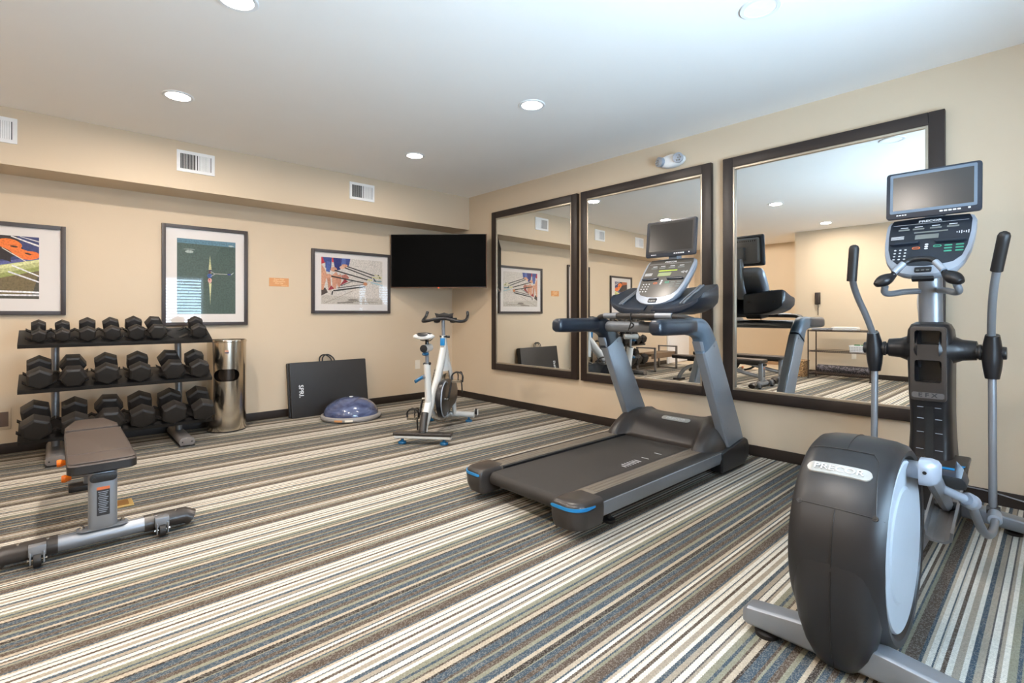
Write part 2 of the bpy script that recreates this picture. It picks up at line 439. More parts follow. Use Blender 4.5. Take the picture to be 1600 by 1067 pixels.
# window in the wall behind the camera: frame, two sashes, glass, blind
wn = thing('window_1', ((W0 + W1) / 2, YF, WZ0), None, None, world=True); wn['kind'] = 'structure'
fb = B()
for a in (W0, (W0 + W1) / 2 - .02, W1 - .04): bx(a, a + .04, YF - .09, YF - .03, WZ0, WZ1, fb)
for a in (WZ0, WZ1 - .04): bx(W0, W1, YF - .09, YF - .03, a, a + .04, fb)
obj('window_frame', fb, M['white'], wn, bevel=.003)
obj('pane', bx(W0 + .04, (W0 + W1) / 2 - .02, YF - .062, YF - .058, WZ0 + .04, WZ1 - .04), M['wglass'], wn)
obj('pane', bx((W0 + W1) / 2 + .02, W1 - .04, YF - .062, YF - .058, WZ0 + .04, WZ1 - .04), M['wglass'], wn)
obj('window_sill', bx(W0 - .03, W1 + .03, YF - .03, YF + .05, WZ0 - .025, WZ0), M['white'], wn, bevel=.004)
bl = thing('window_blind', ((W0 + W1) / 2, YF, WZ1), 'white horizontal window blind hung in the window behind the camera', 'blind', world=True)
obj('headrail', bx(W0 + .02, W1 - .02, YF - .035, YF + .01, WZ1 - .04, WZ1), M['slat'], bl, bevel=.004)
z = WZ1 - .06
while z > WZ0 + .03:
    s = B(); box(s, ((W0 + W1) / 2, YF - .012, z), (W1 - W0 - .05, .060, .0025), Matrix.Rotation(math.radians(24), 4, 'X'))
    obj('slat', s, M['slat'], bl); z -= .064
# door on the back wall, seen in the middle mirror
dr = thing('door_1', (-6.95, 0, 0), None, None, world=True); dr['kind'] = 'structure'
db = bx(-7.42, -6.50, -.035, -.005, .012, 2.03)
obj('door_leaf', db, M['door'], dr, bevel=.003)
jb = bx(-7.49, -7.42, -.03, 0, 0, 2.1); bx(-6.50, -6.43, -.03, 0, 0, 2.1, jb); bx(-7.49, -6.43, -.03, 0, 2.03, 2.1, jb)
obj('door_frame', jb, M['white'], dr, bevel=.004)
hb = bx(-7.36, -7.32, -.042, -.035, .90, 1.10); cyl(hb, (-7.34, -.035, 1.0), (-7.34, -.09, 1.0), .01); cyl(hb, (-7.34, -.085, 1.0), (-7.22, -.085, 1.0), .009)
obj('door_handle', hb, M['chrome'], dr)

# ------------------------------------------------------------------ recessed ceiling lights
lamp_e = mat('lit_diffuser', (1, .95, .88, 1), .5, emit=(1, .93, .84, 1), estr=12)
LAMPS = [(-3.53, -1.52, 'recessed ceiling light above the dumbbell rack, nearest the soffit'),
         (-1.516, -3.15, 'recessed ceiling light straight above the treadmill belt'),
         (-1.526, -1.49, 'recessed ceiling light above the spin bike corner'),
         (-1.494, -4.81, 'white trimmed recessed light in the ceiling above the elliptical trainer'),
         (-3.516, -3.05, 'recessed ceiling light over the open carpet, just above the photo edge'),
         (-5.75, -3.04, 'recessed ceiling light by the wire shelf, seen only in the large mirror'),
         (-3.53, -4.81, 'recessed ceiling light near the camera, outside the photo'),
         (-7.0, -1.40, 'recessed ceiling light in the far alcove before the white door'),
         (-5.75, -4.81, 'recessed ceiling light beside the wall telephone, outside the photo')]
def make_lamp():
    t = thing('downlight', (0, 0, H), '', 'ceiling light', 'recessed ceiling lights')
    obj('trim_ring', lathe(B(), [(.078, -.002), (.078, -.006), (.096, -.007), (.101, -.003), (.101, 0)], 40, cap=False), M['white'], t)
    obj('diffuser', lathe(B(), [(.079, -.0015), (.0785, -.004)], 40), lamp_e, t)
    ld = bpy.data.lights.new('downlight_bulb', 'AREA'); ld.shape = 'DISK'; ld.size = .15; ld.energy = LAMP_POWER; ld.spread = math.radians(178); ld.color = LAMP_COLOR
    lo = bpy.data.objects.new('bulb', ld); C.objects.link(lo); lo.parent = t; lo.location = (0, 0, -.012)
    return t
lamp0 = make_lamp()
for i, (x, y, lb) in enumerate(LAMPS):
    t = lamp0 if i == 0 else copy_tree(lamp0)
    t.location = (x, y, H); t['label'] = lb
    k_ = {1: .85, 2: .62, 0: 1.15}.get(i, 1.05)            # power scaled per lamp to balance wall brightness
    for ch in t.children:
        if ch.type == 'LIGHT': ch.data = ch.data.copy(); ch.data.energy = LAMP_POWER * k_
    if (x, y) == (-1.494, -4.81):                  # this one is switched off in the photograph
        for ch in list(t.children):
            if ch.type == 'LIGHT': bpy.data.objects.remove(ch)
            elif ch.name.startswith('diffuser'):
                ch.data = ch.data.copy(); ch.data.materials[0] = mat('unlit_diffuser', srgb(252, 252, 252), .4)

# ------------------------------------------------------------------ air vents on the soffit
def make_vent():
    t = thing('air_vent', (0, 0, 0), '', 'vent', 'white air vents on the soffit')
    f = B(); w, h = .305, .195
    for a, b_, c_, d_ in ((-w/2, w/2, h/2 - .028, h/2), (-w/2, w/2, -h/2, -h/2 + .028), (-w/2, -w/2 + .028, -h/2 + .028, h/2 - .028),
                          (w/2 - .028, w/2, -h/2 + .028, h/2 - .028), (-.006, .006, -h/2 + .028, h/2 - .028)):
        bx(a, b_, -.009, 0, c_, d_, f)
    obj('vent_frame', f, M['white'], t)
    obj('duct_shade_sheet', bx(-w/2 + .02, w/2 - .02, -.0025, -.0005, -h/2 + .02, h/2 - .02), mat('duct_shadow', (.03, .03, .03, 1), .8), t)  # dark sheet stands in for the shade inside the duct
    for side, ang in ((-1, 62), (1, 12)):
        lv = B()
        for k in range(9):
            box(lv, (side * (.012 + .0118 * (k + .6)), -.006, 0), (.0105, .0016, h - .056), Matrix.Rotation(math.radians(ang), 4, 'Z'))
        o = obj('louvres', lv, M['white'], t, kind='stuff')
    return t
vent0 = make_vent()
for i, (x, lb) in enumerate([(-3.216, 'white louvred air vent on the soffit above the picture of the single rower'),
                             (-1.562, 'white louvred air vent on the soffit nearest the television'),
                             (-4.56, 'white louvred air vent on the soffit cut off by the photo edge')]):
    t = vent0 if i == 0 else copy_tree(vent0)
    t.location = (x, -.4005, 2.562); t['label'] = lb

# ------------------------------------------------------------------ framed pictures
def print_mesh(name, polys, x0, x1, z0, z1, y, parent):
    """flat printed photograph: coloured outlines in 0..1 coordinates, in printing order"""
    bm = B(); lay = bm.loops.layers.float_color.new('Col')
    for i, (col, pts) in enumerate(polys):
        vs = [bm.verts.new((x0 + (x1 - x0) * a, y - .00012 * (i + 1), z0 + (z1 - z0) * b_)) for a, b_ in pts]
        f = bm.faces.new(vs)
        for l in f.loops: l[lay] = srgb(*col)
    bm.normal_update()
    for f in bm.faces:
        if f.normal.y > 0: f.normal_flip()
    bmesh.ops.triangulate(bm, faces=bm.faces[:])
    return obj(name, bm, M['print'], parent)
def quad(a, b_, w):
    a, b_ = Vector(a), Vector(b_); n = (b_ - a).normalized(); n = Vector((-n.y, n.x)) * w / 2
    return [tuple(a + n), tuple(b_ + n), tuple(b_ - n), tuple(a - n)]
def ell(cx, cy, rx, ry, n=14, rot=0):
    return [(cx + rx * math.cos(t) * math.cos(rot) - ry * math.sin(t) * math.sin(rot), cy + rx * math.cos(t) * math.sin(rot) + ry * math.sin(t) * math.cos(rot))
            for t in [2 * PI * k / n for k in range(n)]]
def clip01(p): return [(min(1, max(0, a)), min(1, max(0, b_))) for a, b_ in p]

def picture(x0, x1, z0, z1, lab, polys, mount):
    t = thing('framed_picture', ((x0 + x1) / 2, 0, z0), lab, 'picture', 'framed rowing pictures on the back wall', world=True)
    fw, d = .033, .032
    f = B()
    bx(x0, x0 + fw, -d, 0, z0, z1, f); bx(x1 - fw, x1, -d, 0, z0, z1, f)
    bx(x0 + fw, x1 - fw, -d, 0, z0, z0 + fw, f); bx(x0 + fw, x1 - fw, -d, 0, z1 - fw, z1, f)
    obj('frame', f, M['pframe'], t, bevel=.002)
    obj('mount_board', bx(x0 + fw - .004, x1 - fw + .004, -.012, -.001, z0 + fw - .004, z1 - fw + .004), M['mat_board'], t)
    ml, mr, mb, mt = mount
    print_mesh('photo_print', polys, x0 + ml, x1 - mr, z0 + mb, z1 - mt, -.0121, t)
    obj('glass', bx(x0 + fw - .004, x1 - fw + .004, -.024, -.021, z0 + fw - .004, z1 - fw + .004), M['pglass'], t)
    return t
full = [(0, 0), (1, 0), (1, 1), (0, 1)]
p1 = [((104, 92, 70), full), ((70, 70, 62), [(0, .0), (1, .0), (1, .38), (0, .10)]), ((112, 98, 68), [(0, .05), (.9, .05), (1, .42), (.6, .38), (0, .2)]),
      ((58, 66, 112), [(0, .42), (1, .68), (1, 1), (0, 1)]), ((52, 46, 52), [(.0, .55), (.55, .62), (.8, .75), (.7, 1), (0, 1)]),
      ((178, 100, 66), [(0, .92), (.42, .86), (.42, 1), (0, 1)]),
      ((92, 96, 150), [(0, .40), (1, .60), (1, .68), (0, .50)]),
      ((186, 190, 130), [(0, .20), (1, .50), (1, .645), (0, .42)]), ((150, 158, 92), [(0, .20), (1, .46), (1, .53), (0, .27)]),
      ((214, 216, 158), [(0, .33), (1, .60), (1, .64), (0, .40)]),
      ((150, 150, 152), quad((0, .52), (.35, .62), .07)), ((40, 34, 38), [(.38, .66), (.62, .58), (.60, .80), (.40, .86)]),
      ((236, 120, 50), ell(.60, .865, .17, .085, 16, -.15)), ((240, 118, 52), ell(.86, .70, .16, .07, 16, .05)), ((238, 122, 54), [(.62, .90), (.76, .80), (.90, .75), (.74, .64), (.60, .76), (.50, .82)]),
      ((60, 40, 34), ell(.66, .83, .055, .014, 10, -.1)), ((60, 40, 34), ell(.85, .725, .05, .013, 10, -.2)),
      ((226, 222, 222), quad((.62, 1), (1, .86), .03)), ((206, 204, 206), quad((.74, 1), (1, .93), .02)), ((222, 214, 200), quad((.5, .80), (.82, .60), .013)),
      ((230, 230, 232), quad((.63, .53), (1, .37), .022)), ((220, 220, 224), quad((.58, .43), (1, .275), .024)),
      ((236, 236, 238), quad((0, .125), (1, .105), .028)), ((226, 226, 230), quad((0, .055), (1, .06), .026)), ((236, 236, 238), quad((.1, .6), (.0, .3), .02))]
p1 = [(c, clip01(p)) for c, p in p1]
picture(-4.905, -4.121, 1.142, 1.908, 'framed picture with an orange seat and green boat hull, cut by the photo edge', p1, (.17, .17, .135, .11))
p2 = [((74, 92, 88), full), ((68, 87, 82), [(.5, 0), (1, 0), (1, .93), (.75, .93), (.42, .5)]), ((92, 128, 146), [(0, .94), (1, .93), (1, 1), (0, 1)]),
      ((86, 112, 118), [(0, 0), (.42, 0), (.36, .3), (0, .42)]),  # bluish lower corner: window reflection painted into the print
      ((168, 178, 174), ell(.2, .83, .07, .018)), ((120, 132, 128), ell(.2, .86, .10, .012)), ((176, 186, 186), ell(.92, .945, .05, .01)),
      ((206, 204, 156), [(.548, .80), (.572, .62), (.57, .5), (.53, .5), (.528, .62)]), ((206, 204, 156), [(.53, .42), (.575, .42), (.56, .25), (.552, .12), (.545, .25)]),
      ((140, 138, 96), [(.548, .80), (.553, .62), (.548, .5), (.544, .5), (.544, .62)]),
      ((96, 60, 62), ell(.545, .56, .022, .028)), ((52, 84, 148), ell(.545, .52, .045, .03)), ((206, 160, 150), ell(.545, .455, .035, .034)), ((176, 60, 60), ell(.54, .468, .012, .012)),
      ((60, 44, 70), ell(.55, .59, .03, .012)),
      ((180, 178, 180), quad((.56, .58), (.64, .545), .008)), ((200, 196, 190), quad((.62, .55), (.88, .55), .007)), ((180, 178, 180), quad((.56, .51), (.63, .545), .008)),
      ((52, 60, 140), ell(.885, .548, .035, .010)), ((196, 202, 200), ell(.94, .56, .03, .006, 10, .6))]
picture(-3.432, -2.675, 1.035, 2.028, 'portrait framed picture of a lone rower seen from above on dark water', p2, (.125, .115, .115, .13))
sk, bl_, bk, gr = (206, 150, 122), (58, 74, 132), (48, 46, 46), (206, 198, 190)
p3 = [(gr, full), ((190, 182, 172), [(0, 0), (1, 0), (1, .12), (0, .2)]), ((150, 142, 132), [(.3, .02), (.62, .06), (.5, .12)]), ((128, 120, 112), ell(.5, .1, .09, .02)),
      ((160, 150, 140), quad((.05, .02), (.5, .30), .012)), ((120, 112, 104), quad((.25, .03), (.5, .04), .02)), ((168, 160, 150), ell(.75, .05, .18, .015)),
      ((70, 60, 58), [(0, .18), (.1, .25), (.06, .35), (0, .33)]), ((186, 44, 60), [(0, .85), (.1, .9), (.08, 1), (0, 1)]), ((200, 60, 70), [(.16, .9), (.22, .9), (.22, 1), (.16, 1)]),
      (bl_, [(.05, .88), (.16, 1), (.02, 1)]), (bl_, [(.06, .78), (.15, .72), (.16, 1), (.06, 1)]), ((74, 96, 160), [(.07, .7), (.13, .68), (.14, .9), (.08, .92)]),
      ((44, 50, 112), [(.21, .72), (.29, .75), (.38, .95), (.38, 1), (.18, 1)]), ((84, 104, 168), [(.30, .82), (.36, .82), (.44, .97), (.44, 1), (.32, 1)]), ((60, 78, 140), [(.38, .86), (.43, .84), (.455, 1), (.38, 1)]),
      (sk, [(.0, .85), (.05, .75), (.09, .62), (.03, .3), (0, .3)]), ((186, 128, 102), [(.08, .6), (.14, .55), (.15, .3), (.11, .3)]), (sk, [(.16, .62), (.23, .7), (.27, .6), (.22, .33), (.17, .35)]),
      ((196, 138, 112), [(.22, .6), (.30, .66), (.31, .5), (.28, .36), (.25, .4)]), ((176, 110, 96), [(.30, .62), (.38, .66), (.44, .58), (.36, .5)]), ((150, 44, 60), [(.10, .3), (.2, .33), (.15, .4)]), ((150, 50, 60), [(.28, .4), (.42, .5), (.36, .55)]),
      (sk, ell(.10, .60, .07, .045)), (sk, ell(.19, .75, .05, .05)), (sk, ell(.36, .84, .05, .035)), ((220, 176, 150), ell(.32, .80, .04, .035)),
      (bk, quad((.15, .60), (.70, .48), .026)), (bk, quad((.20, .73), (.74, .555), .026)), (bk, quad((.40, .83), (.86, .655), .022)), (bk, quad((.36, .80), (.82, .60), .022)),
      ((84, 78, 74), quad((.25, .35), (.68, .45), .016)), (bk, quad((.18, .29), (.70, .40), .026)), (bk, quad((.17, .28), (.16, .20), .02)), ((60, 56, 54), quad((.3, .40), (.5, .52), .012)), ((230, 226, 222), quad((.2, .31), (.68, .425), .008)),
      ((196, 130, 90), ell(.70, .46, .035, .04)), ((206, 200, 140), quad((.74, .56), (.82, .55), .03)), ((212, 206, 150), quad((.82, .62), (.98, .6), .026)), ((110, 140, 150), quad((.84, .54), (.98, .53), .03)),
      (bk, quad((.92, .68), (.96, .6), .02)), ((70, 76, 84), quad((.84, .6), (.88, .52), .02)), ((214, 208, 150), quad((.86, .68), (.99, .62), .016)), ((150, 190, 200), quad((.8, .5), (1, .44), .02))]
p3 = [(c, clip01(p)) for c, p in p3]
picture(-1.998, -.993, 1.157, 1.911, 'landscape framed picture of rowers in blue pulling black oars, beside the television', p3, (.115, .105, .11, .09))

# copper notice between two pictures
st = thing('wall_notice', (-2.351, 0, 1.456), 'small copper coloured notice between two framed pictures on the back wall', 'sign', world=True)
obj('plate', bx(-2.454, -2.248, -.003, 0, 1.456, 1.549), M['copper'], st)
for s, dx, dz, sz in (('Please Wipe', 0, .030, .022), ('Off Equipment', 0, .009, .022), ('After Use', 0, -.012, .022), ('Thank You', .055, -.036, .015)):
    text('lettering', s, sz, (-2.351 + dx, -.0036, 1.503 + dz), (1, 0, 0), (0, 0, 1), mat('cream_print', srgb(240, 206, 160), .5), st, depth=.0006)


# ------------------------------------------------------------------ wall mirrors
def mirror(y0, y1, z0, z1, tilt, lab):
    """y0 is the end nearest the room corner"""
    t = thing('wall_mirror', (0, (y0 + y1) / 2, z0), lab, 'mirror', 'dark framed mirrors on the right wall', world=True)
    fw, d = .082, .045
    f = B()
    bx(-d, 0, y1, y1 + fw, z0, z1, f); bx(-d, 0, y0 - fw, y0, z0, z1, f)
    bx(-d, 0, y1 + fw, y0 - fw, z0, z0 + fw, f); bx(-d, 0, y1 + fw, y0 - fw, z1 - fw, z1, f)
    obj('frame', f, M['mframe'], t, bevel=.004)
    l = B(); a, b_, g = y1 + fw, y0 - fw, .017
    bx(-.041, -.003, a, a + g, z0 + fw, z1 - fw, l); bx(-.041, -.003, b_ - g, b_, z0 + fw, z1 - fw, l)
    bx(-.041, -.003, a + g, b_ - g, z0 + fw, z0 + fw + g, l); bx(-.041, -.003, a + g, b_ - g, z1 - fw - g, z1 - fw, l)
    obj('inner_lip', l, M['mlip'], t, bevel=.002)
    g_ = B(); yc = (y0 + y1) / 2; hw = (y0 - y1) / 2 - fw - .006; dx = math.tan(tilt)
    # the glass sits very slightly askew in its rebate
    P = [(-.024 - dx * hw, yc + hw, z0 + fw + .006), (-.024 + dx * hw, yc - hw, z0 + fw + .006), (-.024 + dx * hw, yc - hw, z1 - fw - .006), (-.024 - dx * hw, yc + hw, z1 - fw - .006)]
    rings(g_, [[Vector(p) for p in P], [Vector(p) + Vector((.003, 0, 0)) for p in P]])
    obj('mirror_glass', g_, M['mirror'], t)
    return t
mirror(-.925, -2.350, .44, 2.45, .017, 'dark framed wall mirror nearest the television corner')
mirror(-2.402, -3.843, .44, 2.45, .021, 'dark framed wall mirror behind the treadmill console, middle of three')
mirror(-3.945, -5.370, .44, 2.45, -.006, 'dark framed wall mirror behind the elliptical trainer')
# emergency light over the middle mirror
em = thing('emergency_light', (0, -3.464, 2.545), 'white oval emergency light with two round lamp heads above the middle mirror', 'emergency light', world=True)
e = B()
rings(e, [[Vector((dx, -3.464 + s * .135 * math.cos(t), 2.547 + s * .062 * math.sin(t))) for t in [2 * PI * k / 36 for k in range(36)]] for dx, s in ((0, .9), (-.02, 1), (-.045, .97), (-.062, .85), (-.07, .6))])
obj('housing', e, M['white'], em, angle=50)
for yy in (-3.38, -3.548):
    h_ = B(); cyl(h_, (-.055, yy, 2.55), (-.092, yy + (-.012 if yy < -3.46 else .012), 2.547), .043, .046, 24)
    ho = obj('lamp_head', h_, M['silverl'], em, bevel=.004)
    q = B(); dy = (-.012 if yy < -3.46 else .012)
    for k in range(6):
        a = 2 * PI * k / 6; cyl(q, (-.092, yy + dy + .024 * math.cos(a), 2.547 + .024 * math.sin(a)), (-.097, yy + dy + .024 * math.cos(a), 2.547 + .024 * math.sin(a)), .008, .006, 10)
    cyl(q, (-.092, yy + dy, 2.547), (-.097, yy + dy, 2.547), .008, .006, 10)
    obj('led_cluster', q, M['chrome'], ho)

# ------------------------------------------------------------------ television in the corner
A, Bp = Vector((-1.005, -.062, 0)), Vector((-.128, -.932, 0))
u = (Bp - A).normalized(); c0 = (A + Bp) / 2; Wd = (Bp - A).length
tv = thing('television', (c0.x, c0.y, 1.46), 'large black television mounted across the room corner', 'television', world=True)
f = plane_f((c0.x, c0.y, 1.827), u, (0, 0, 1))
obj('casing', prism(B(), rrect(Wd, .686, .008, 2), -.045, 0, f), M['blackp'], tv, bevel=.003)
obj('screen', prism(B(), rrect(Wd - .018, .664, .004, 2, (0, .003)), -.001, .0015, f), M['tvscreen'], tv)
fb = B(); prism(fb, [(-Wd/2, -.343), (Wd/2, -.343), (Wd/2, -.334), (-Wd/2, -.334)], -.002, .003, f); prism(fb, [(Wd/2 - .008, -.343), (Wd/2, -.343), (Wd/2, .343), (Wd/2 - .008, .343)], -.002, .003, f)
obj('lower_bezel', fb, mat('bronze_trim', srgb(96, 72, 58), .3, .7), tv)
obj('standby_logo', prism(B(), ell(0, -.342, .012, .009, 12), 0, .006, f), M['ledred'], tv)
g = B(); prism(g, rrect(.3, .25, .01, 2), -.08, -.045, f); P0 = f(0, 0, -.06); tube(g, [P0, (-.25, -.25, P0.z), (-.012, -.22, P0.z)], .022, 8, 0); bx(-.014, -.0006, -.33, -.15, 1.72, 1.9, g)
obj('wall_bracket', g, M['blackm'], tv)

# outlets and small plates
def outlet(name, f, lab, w=.075, h=.118):
    t = thing(name, f(0, 0, 0), lab, 'outlet', world=True)
    obj('cover_plate', prism(B(), rrect(w, h, .006, 2), 0, .006, f), M['outlet'], t, bevel=.002)
    for s in (.026, -.026):
        so = obj('socket', prism(B(), rrect(.034, .030, .012, 3, (0, s)), .005, .0075, f), M['outlet'], t)
    return t
outlet('wall_outlet', plane_f((-.57, 0, .468), (1, 0, 0), (0, 0, 1)), 'white wall outlet low on the back wall beside the spin bike')
outlet('wall_outlet', plane_f((XL, -3.27, .39), (0, 1, 0), (0, 0, 1)), 'white wall outlet behind the wire shelf')
cp = thing('cover_plate', (-4.54, 0, .21), 'beige wall plate with brown centre, low at the left photo edge', 'wall plate', world=True)
obj('plate', bx(-4.62, -4.462, -.008, 0, .205, .375), M['ivory'], cp, bevel=.002)
obj('inset', bx(-4.607, -4.475, -.011, -.008, .225, .345), M['brown'], cp)
def floor_box(x, y, lab):
    t = thing('floor_outlet', (x, y, 0), lab, 'floor outlet', world=True)
    obj('plate', bx(x - .058, x + .058, y - .07, y + .07, 0, .008), M['brass'], t, bevel=.002)
    obj('lid', bx(x - .036, x + .036, y - .048, y + .048, .007, .011), mat('bronze_lid', srgb(150, 110, 60), .4, .5), t)
floor_box(-3.90, -2.03, 'brass floor outlet in the carpet behind the nearest weight bench post')

# ------------------------------------------------------------------ dumbbell rack and dumbbells
RX0, RX1 = -4.40, -3.13
TRAYS = [('top', .920, .100), ('middle', .577, .098), ('bottom', .199, .110)]     # front edge height, rise to the back edge
YFr, YBk = -.63, -.37
rk = thing('dumbbell_rack', (-3.76, -.45, 0), 'three tier black and grey steel dumbbell rack against the back wall', 'dumbbell rack', world=True)
def tray_z(zf, rise, y): return zf + rise * (y - YFr) / (YBk - YFr)
for px in (-4.19, -3.345):
    p = B(); tube(p, [(px, -.36, .08), (px, -.35, .5), (px, -.30, .93), (px, -.285, 1.02)], .030, 14, 2, flat=((1, 0, 0), .9)); obj('upright', p, M['greyf'], rk)
    p = B(); prism(p, rrect(.115, .072, .034, 6, (0, .042)), -.74, -.10, lambda a, b_, d: Vector((px + a, d, b_))); fo = obj('foot', p, M['greyf'], rk, bevel=.003)
    p = B(); prism(p, rrect(.117, .074, .035, 6, (0, .042)), -.752, -.738, lambda a, b_, d: Vector((px + a, d, b_)))
    obj('end_cap', p, mat('grey_end_cap', srgb(112, 106, 102), .5), fo, bevel=.002)
    p = B()
    p.free()
    for s in (-.035, .035): obj('screw', cyl(B(), (px + s, -.752, .042), (px + s, -.7545, .042), .006, n=10), M['blackm'], fo)
    obj('foot_pad', bx(px - .058, px + .058, -.752, -.10, 0, .012), M['rubber'], fo)
for nm, zf, rise in TRAYS:
    th = math.atan2(rise, YBk - YFr); L_ = math.hypot(rise, YBk - YFr)
    rot = Matrix.Rotation(th, 4, 'X'); b_ = B()
    cen = ((RX0 + RX1) / 2, (YFr + YBk) / 2, zf + rise / 2)
    box(b_, cen, (RX1 - RX0, L_, .006), rot)
    box(b_, (cen[0], YFr, zf - .014), (RX1 - RX0, .006, .030), rot); box(b_, (cen[0], YBk, zf + rise - .014), (RX1 - RX0, .006, .030), rot)
    obj('tray', b_, M['blackm'], rk, bevel=.0015)

SLOTS = {'top': [-4.285, -4.148, -3.998, -3.845, -3.690, -3.545, -3.392, -3.236],
         'middle': [-4.281, -4.085, -3.877, -3.665, -3.432, -3.240],
         'bottom': [-4.300, -4.075, -3.860, -3.648, -3.432, -3.210]}
def saddle(x, y, zc, w, thk, rot):
    """one curved cradle with flared lips"""
    b_ = B(); pts = []
    n = 10
    for k in range(n + 1):
        a = math.radians(-150 + 120 * k / n); pts.append((w * math.cos(a), w * .62 * math.sin(a) + w * .45))
    lip = [(-w * 1.3, w * .42), (-w * 1.05, w * .22)] + pts + [(w * 1.05, w * .22), (w * 1.3, w * .42)]
    out = lip + [(a, c - .010) for a, c in reversed(lip)]
    T = Matrix.Translation((x, y, zc)) @ rot
    prism(b_, out, -thk / 2, thk / 2, lambda a, c, d: T @ Vector((a, d, c)))
    return b_
for nm, zf, rise in TRAYS:
    rot = Matrix.Rotation(math.atan2(rise, YBk - YFr), 4, 'X')
    for i, x in enumerate(SLOTS[nm]):
        w = {'top': .058, 'middle': .074, 'bottom': .084}[nm]
        for yy in (-.575, -.425):
            obj('saddle', saddle(x, yy, tray_z(zf, rise, yy) + .012, w, .034, rot), M['rubber'], rk)

def make_dumbbell(R, hl, gap, turn):
    """R: across corners radius of the six-sided heads, hl: head length, gap: grip length; axis along local y"""
    t = thing('dumbbell', (0, 0, 0), '', 'dumbbell')
    for s in (-1, 1):
        b_ = B(); rs = []
        for r, d in ((.80, 0), (1, .011), (1, hl - .011), (.80, hl)):
            rs.append([Vector((R * r * math.cos(math.radians(60 * k + turn)), s * (gap / 2 + d), R * r * math.sin(math.radians(60 * k + turn)))) for k in range(6)])
        rings(b_, rs); hd = obj('head', b_, M['rubber'], t, angle=25, bevel=.0025, seg=2)
    b_ = B(); g = gap / 2
    lathe(b_, [(.0125, -g), (.0165, -g * .96), (.0165, -g * .72), (.0150, -g * .5), (.0175, 0), (.0150, g * .5), (.0165, g * .72), (.0165, g * .96), (.0125, g)], 20, 'Y')
    obj('grip', b_, M['chrome'], t)
    return t
ORD = ['first', 'second', 'third', 'fourth', 'fifth', 'sixth', 'seventh', 'eighth']
SZ = {'top': [.050, .051, .060, .062, .066, .068, None, .066], 'middle': [.083, .085, .086, .084, .088, .082], 'bottom': [.095, .092, .096, .095, .098, .096]}
WD = {'top': 'black hex dumbbell on the top tray, ', 'middle': 'black hex dumbbell on the middle tray, ', 'bottom': 'large black hex dumbbell on the bottom tray, '}
PO = {'top': ['smallest, at the end far from the steel bin', 'second from the far end', 'third from the far end', 'fourth from the far end', 'fourth from the bin end',
              'beside the empty saddle pair', None, 'alone past the empty saddles'],
      'middle': ['at the end far from the bin', 'second from the far end', 'third from the far end', 'third from the bin end', 'second from the bin end', 'nearest the bin'],
      'bottom': ['at the end far from the bin', 'behind the bench pad tip', 'third from the far end', 'third from the bin end', 'second from the bin end', 'nearest the bin']}
PROTO = {}
for nm, zf, rise in TRAYS:
    th = math.atan2(rise, YBk - YFr)
    for i, x in enumerate(SLOTS[nm]):
        R = SZ[nm][i]
        if R is None: continue
        tn = {'top': [0, 4, 0, 8, 0, 26], 'middle': [0, 30, 6, 0, 24, 4], 'bottom': [8, 0, 27, 3, 0, 12]}[nm][i % 6] + 30
        hl = {'top': .055, 'middle': .075, 'bottom': .085}[nm] + R * .25; gap = .115
        key = (R, tn)
        t = PROTO[key] if key in PROTO else make_dumbbell(R, hl, gap, tn)
        if key in PROTO: t = copy_tree(t)
        PROTO[key] = t
        ym = -.52; up = {'top': .022, 'middle': .024, 'bottom': .026}[nm]
        n = Vector((0, -math.sin(th), math.cos(th)))
        c = Vector((x, ym, tray_z(zf, rise, ym))) + n * (R * .80 + up)
        t.location = c; t.rotation_euler = (th + .02 * math.sin(i * 3 + R * 50), 0, .03 * math.sin(i * 5 + 1))
        t['label'] = WD[nm] + PO[nm][i]; t['group'] = 'dumbbells on the %s tray' % nm

# ------------------------------------------------------------------ stainless bin
bn = thing('waste_bin', (-2.925, -.25, 0), 'tall polished stainless steel waste bin with oval slot beside the dumbbell rack', 'waste bin')
b_ = B()
rings(b_, [[Vector((r * math.cos(2*PI*k/96), r * math.sin(2*PI*k/96), z)) for k in range(96)] for r, z in ((.166, .88), (.166, .006), (.172, .006), (.172, .88))], cap=False)
vv = b_.verts[:]; 
for k in range(96):
    b_.faces.new((vv[k], vv[(k+1) % 96], vv[288 + (k+1) % 96], vv[288 + k]))
bmesh.ops.recalc_face_normals(b_, faces=b_.faces[:])
body = obj('body', b_, M['steel'], bn)
vd = Vector((-4.2 + 2.925, -5.86 + .25, 0)).normalized(); uu = Vector((0, 0, 1)).cross(vd)
ff = plane_f((0, 0, .555), uu, (0, 0, 1))
cb = B(); prism(cb, rrect(.215, .118, .058, 8), .08, .3, ff); cutout(body, cb)
obj('slot_shade_sleeve', lathe(B(), [(.135, .40), (.135, .70)], 48, cap=False), mat('slot_shade_steel', srgb(70, 62, 56), .25, .9), bn)  # inner sleeve coloured dark as the shade behind the slot
obj('rim', lathe(B(), [(.165, .872), (.175, .872), (.177, .884), (.174, .896), (.165, .896)], 64, cap=False), M['steel'], bn)
obj('lid', lathe(B(), [(.001, .886), (.165, .886), (.166, .889), (.001, .889)], 64, cap=False), M['steel'], bn)
b_ = B(); lathe(b_, [(.173, 0), (.173, .012)], 48); obj('base_ring', b_, M['blackm'], bn)
for k, (dz, cc) in enumerate(((.79, srgb(196, 140, 112)), (.775, srgb(96, 84, 92)))):
    s = B(); prism(s, rrect(.034, .016, .002, 2, (0, dz - .555)), .1722, .1735, ff); obj('sticker', s, mat('bin_sticker', cc, .5), bn)

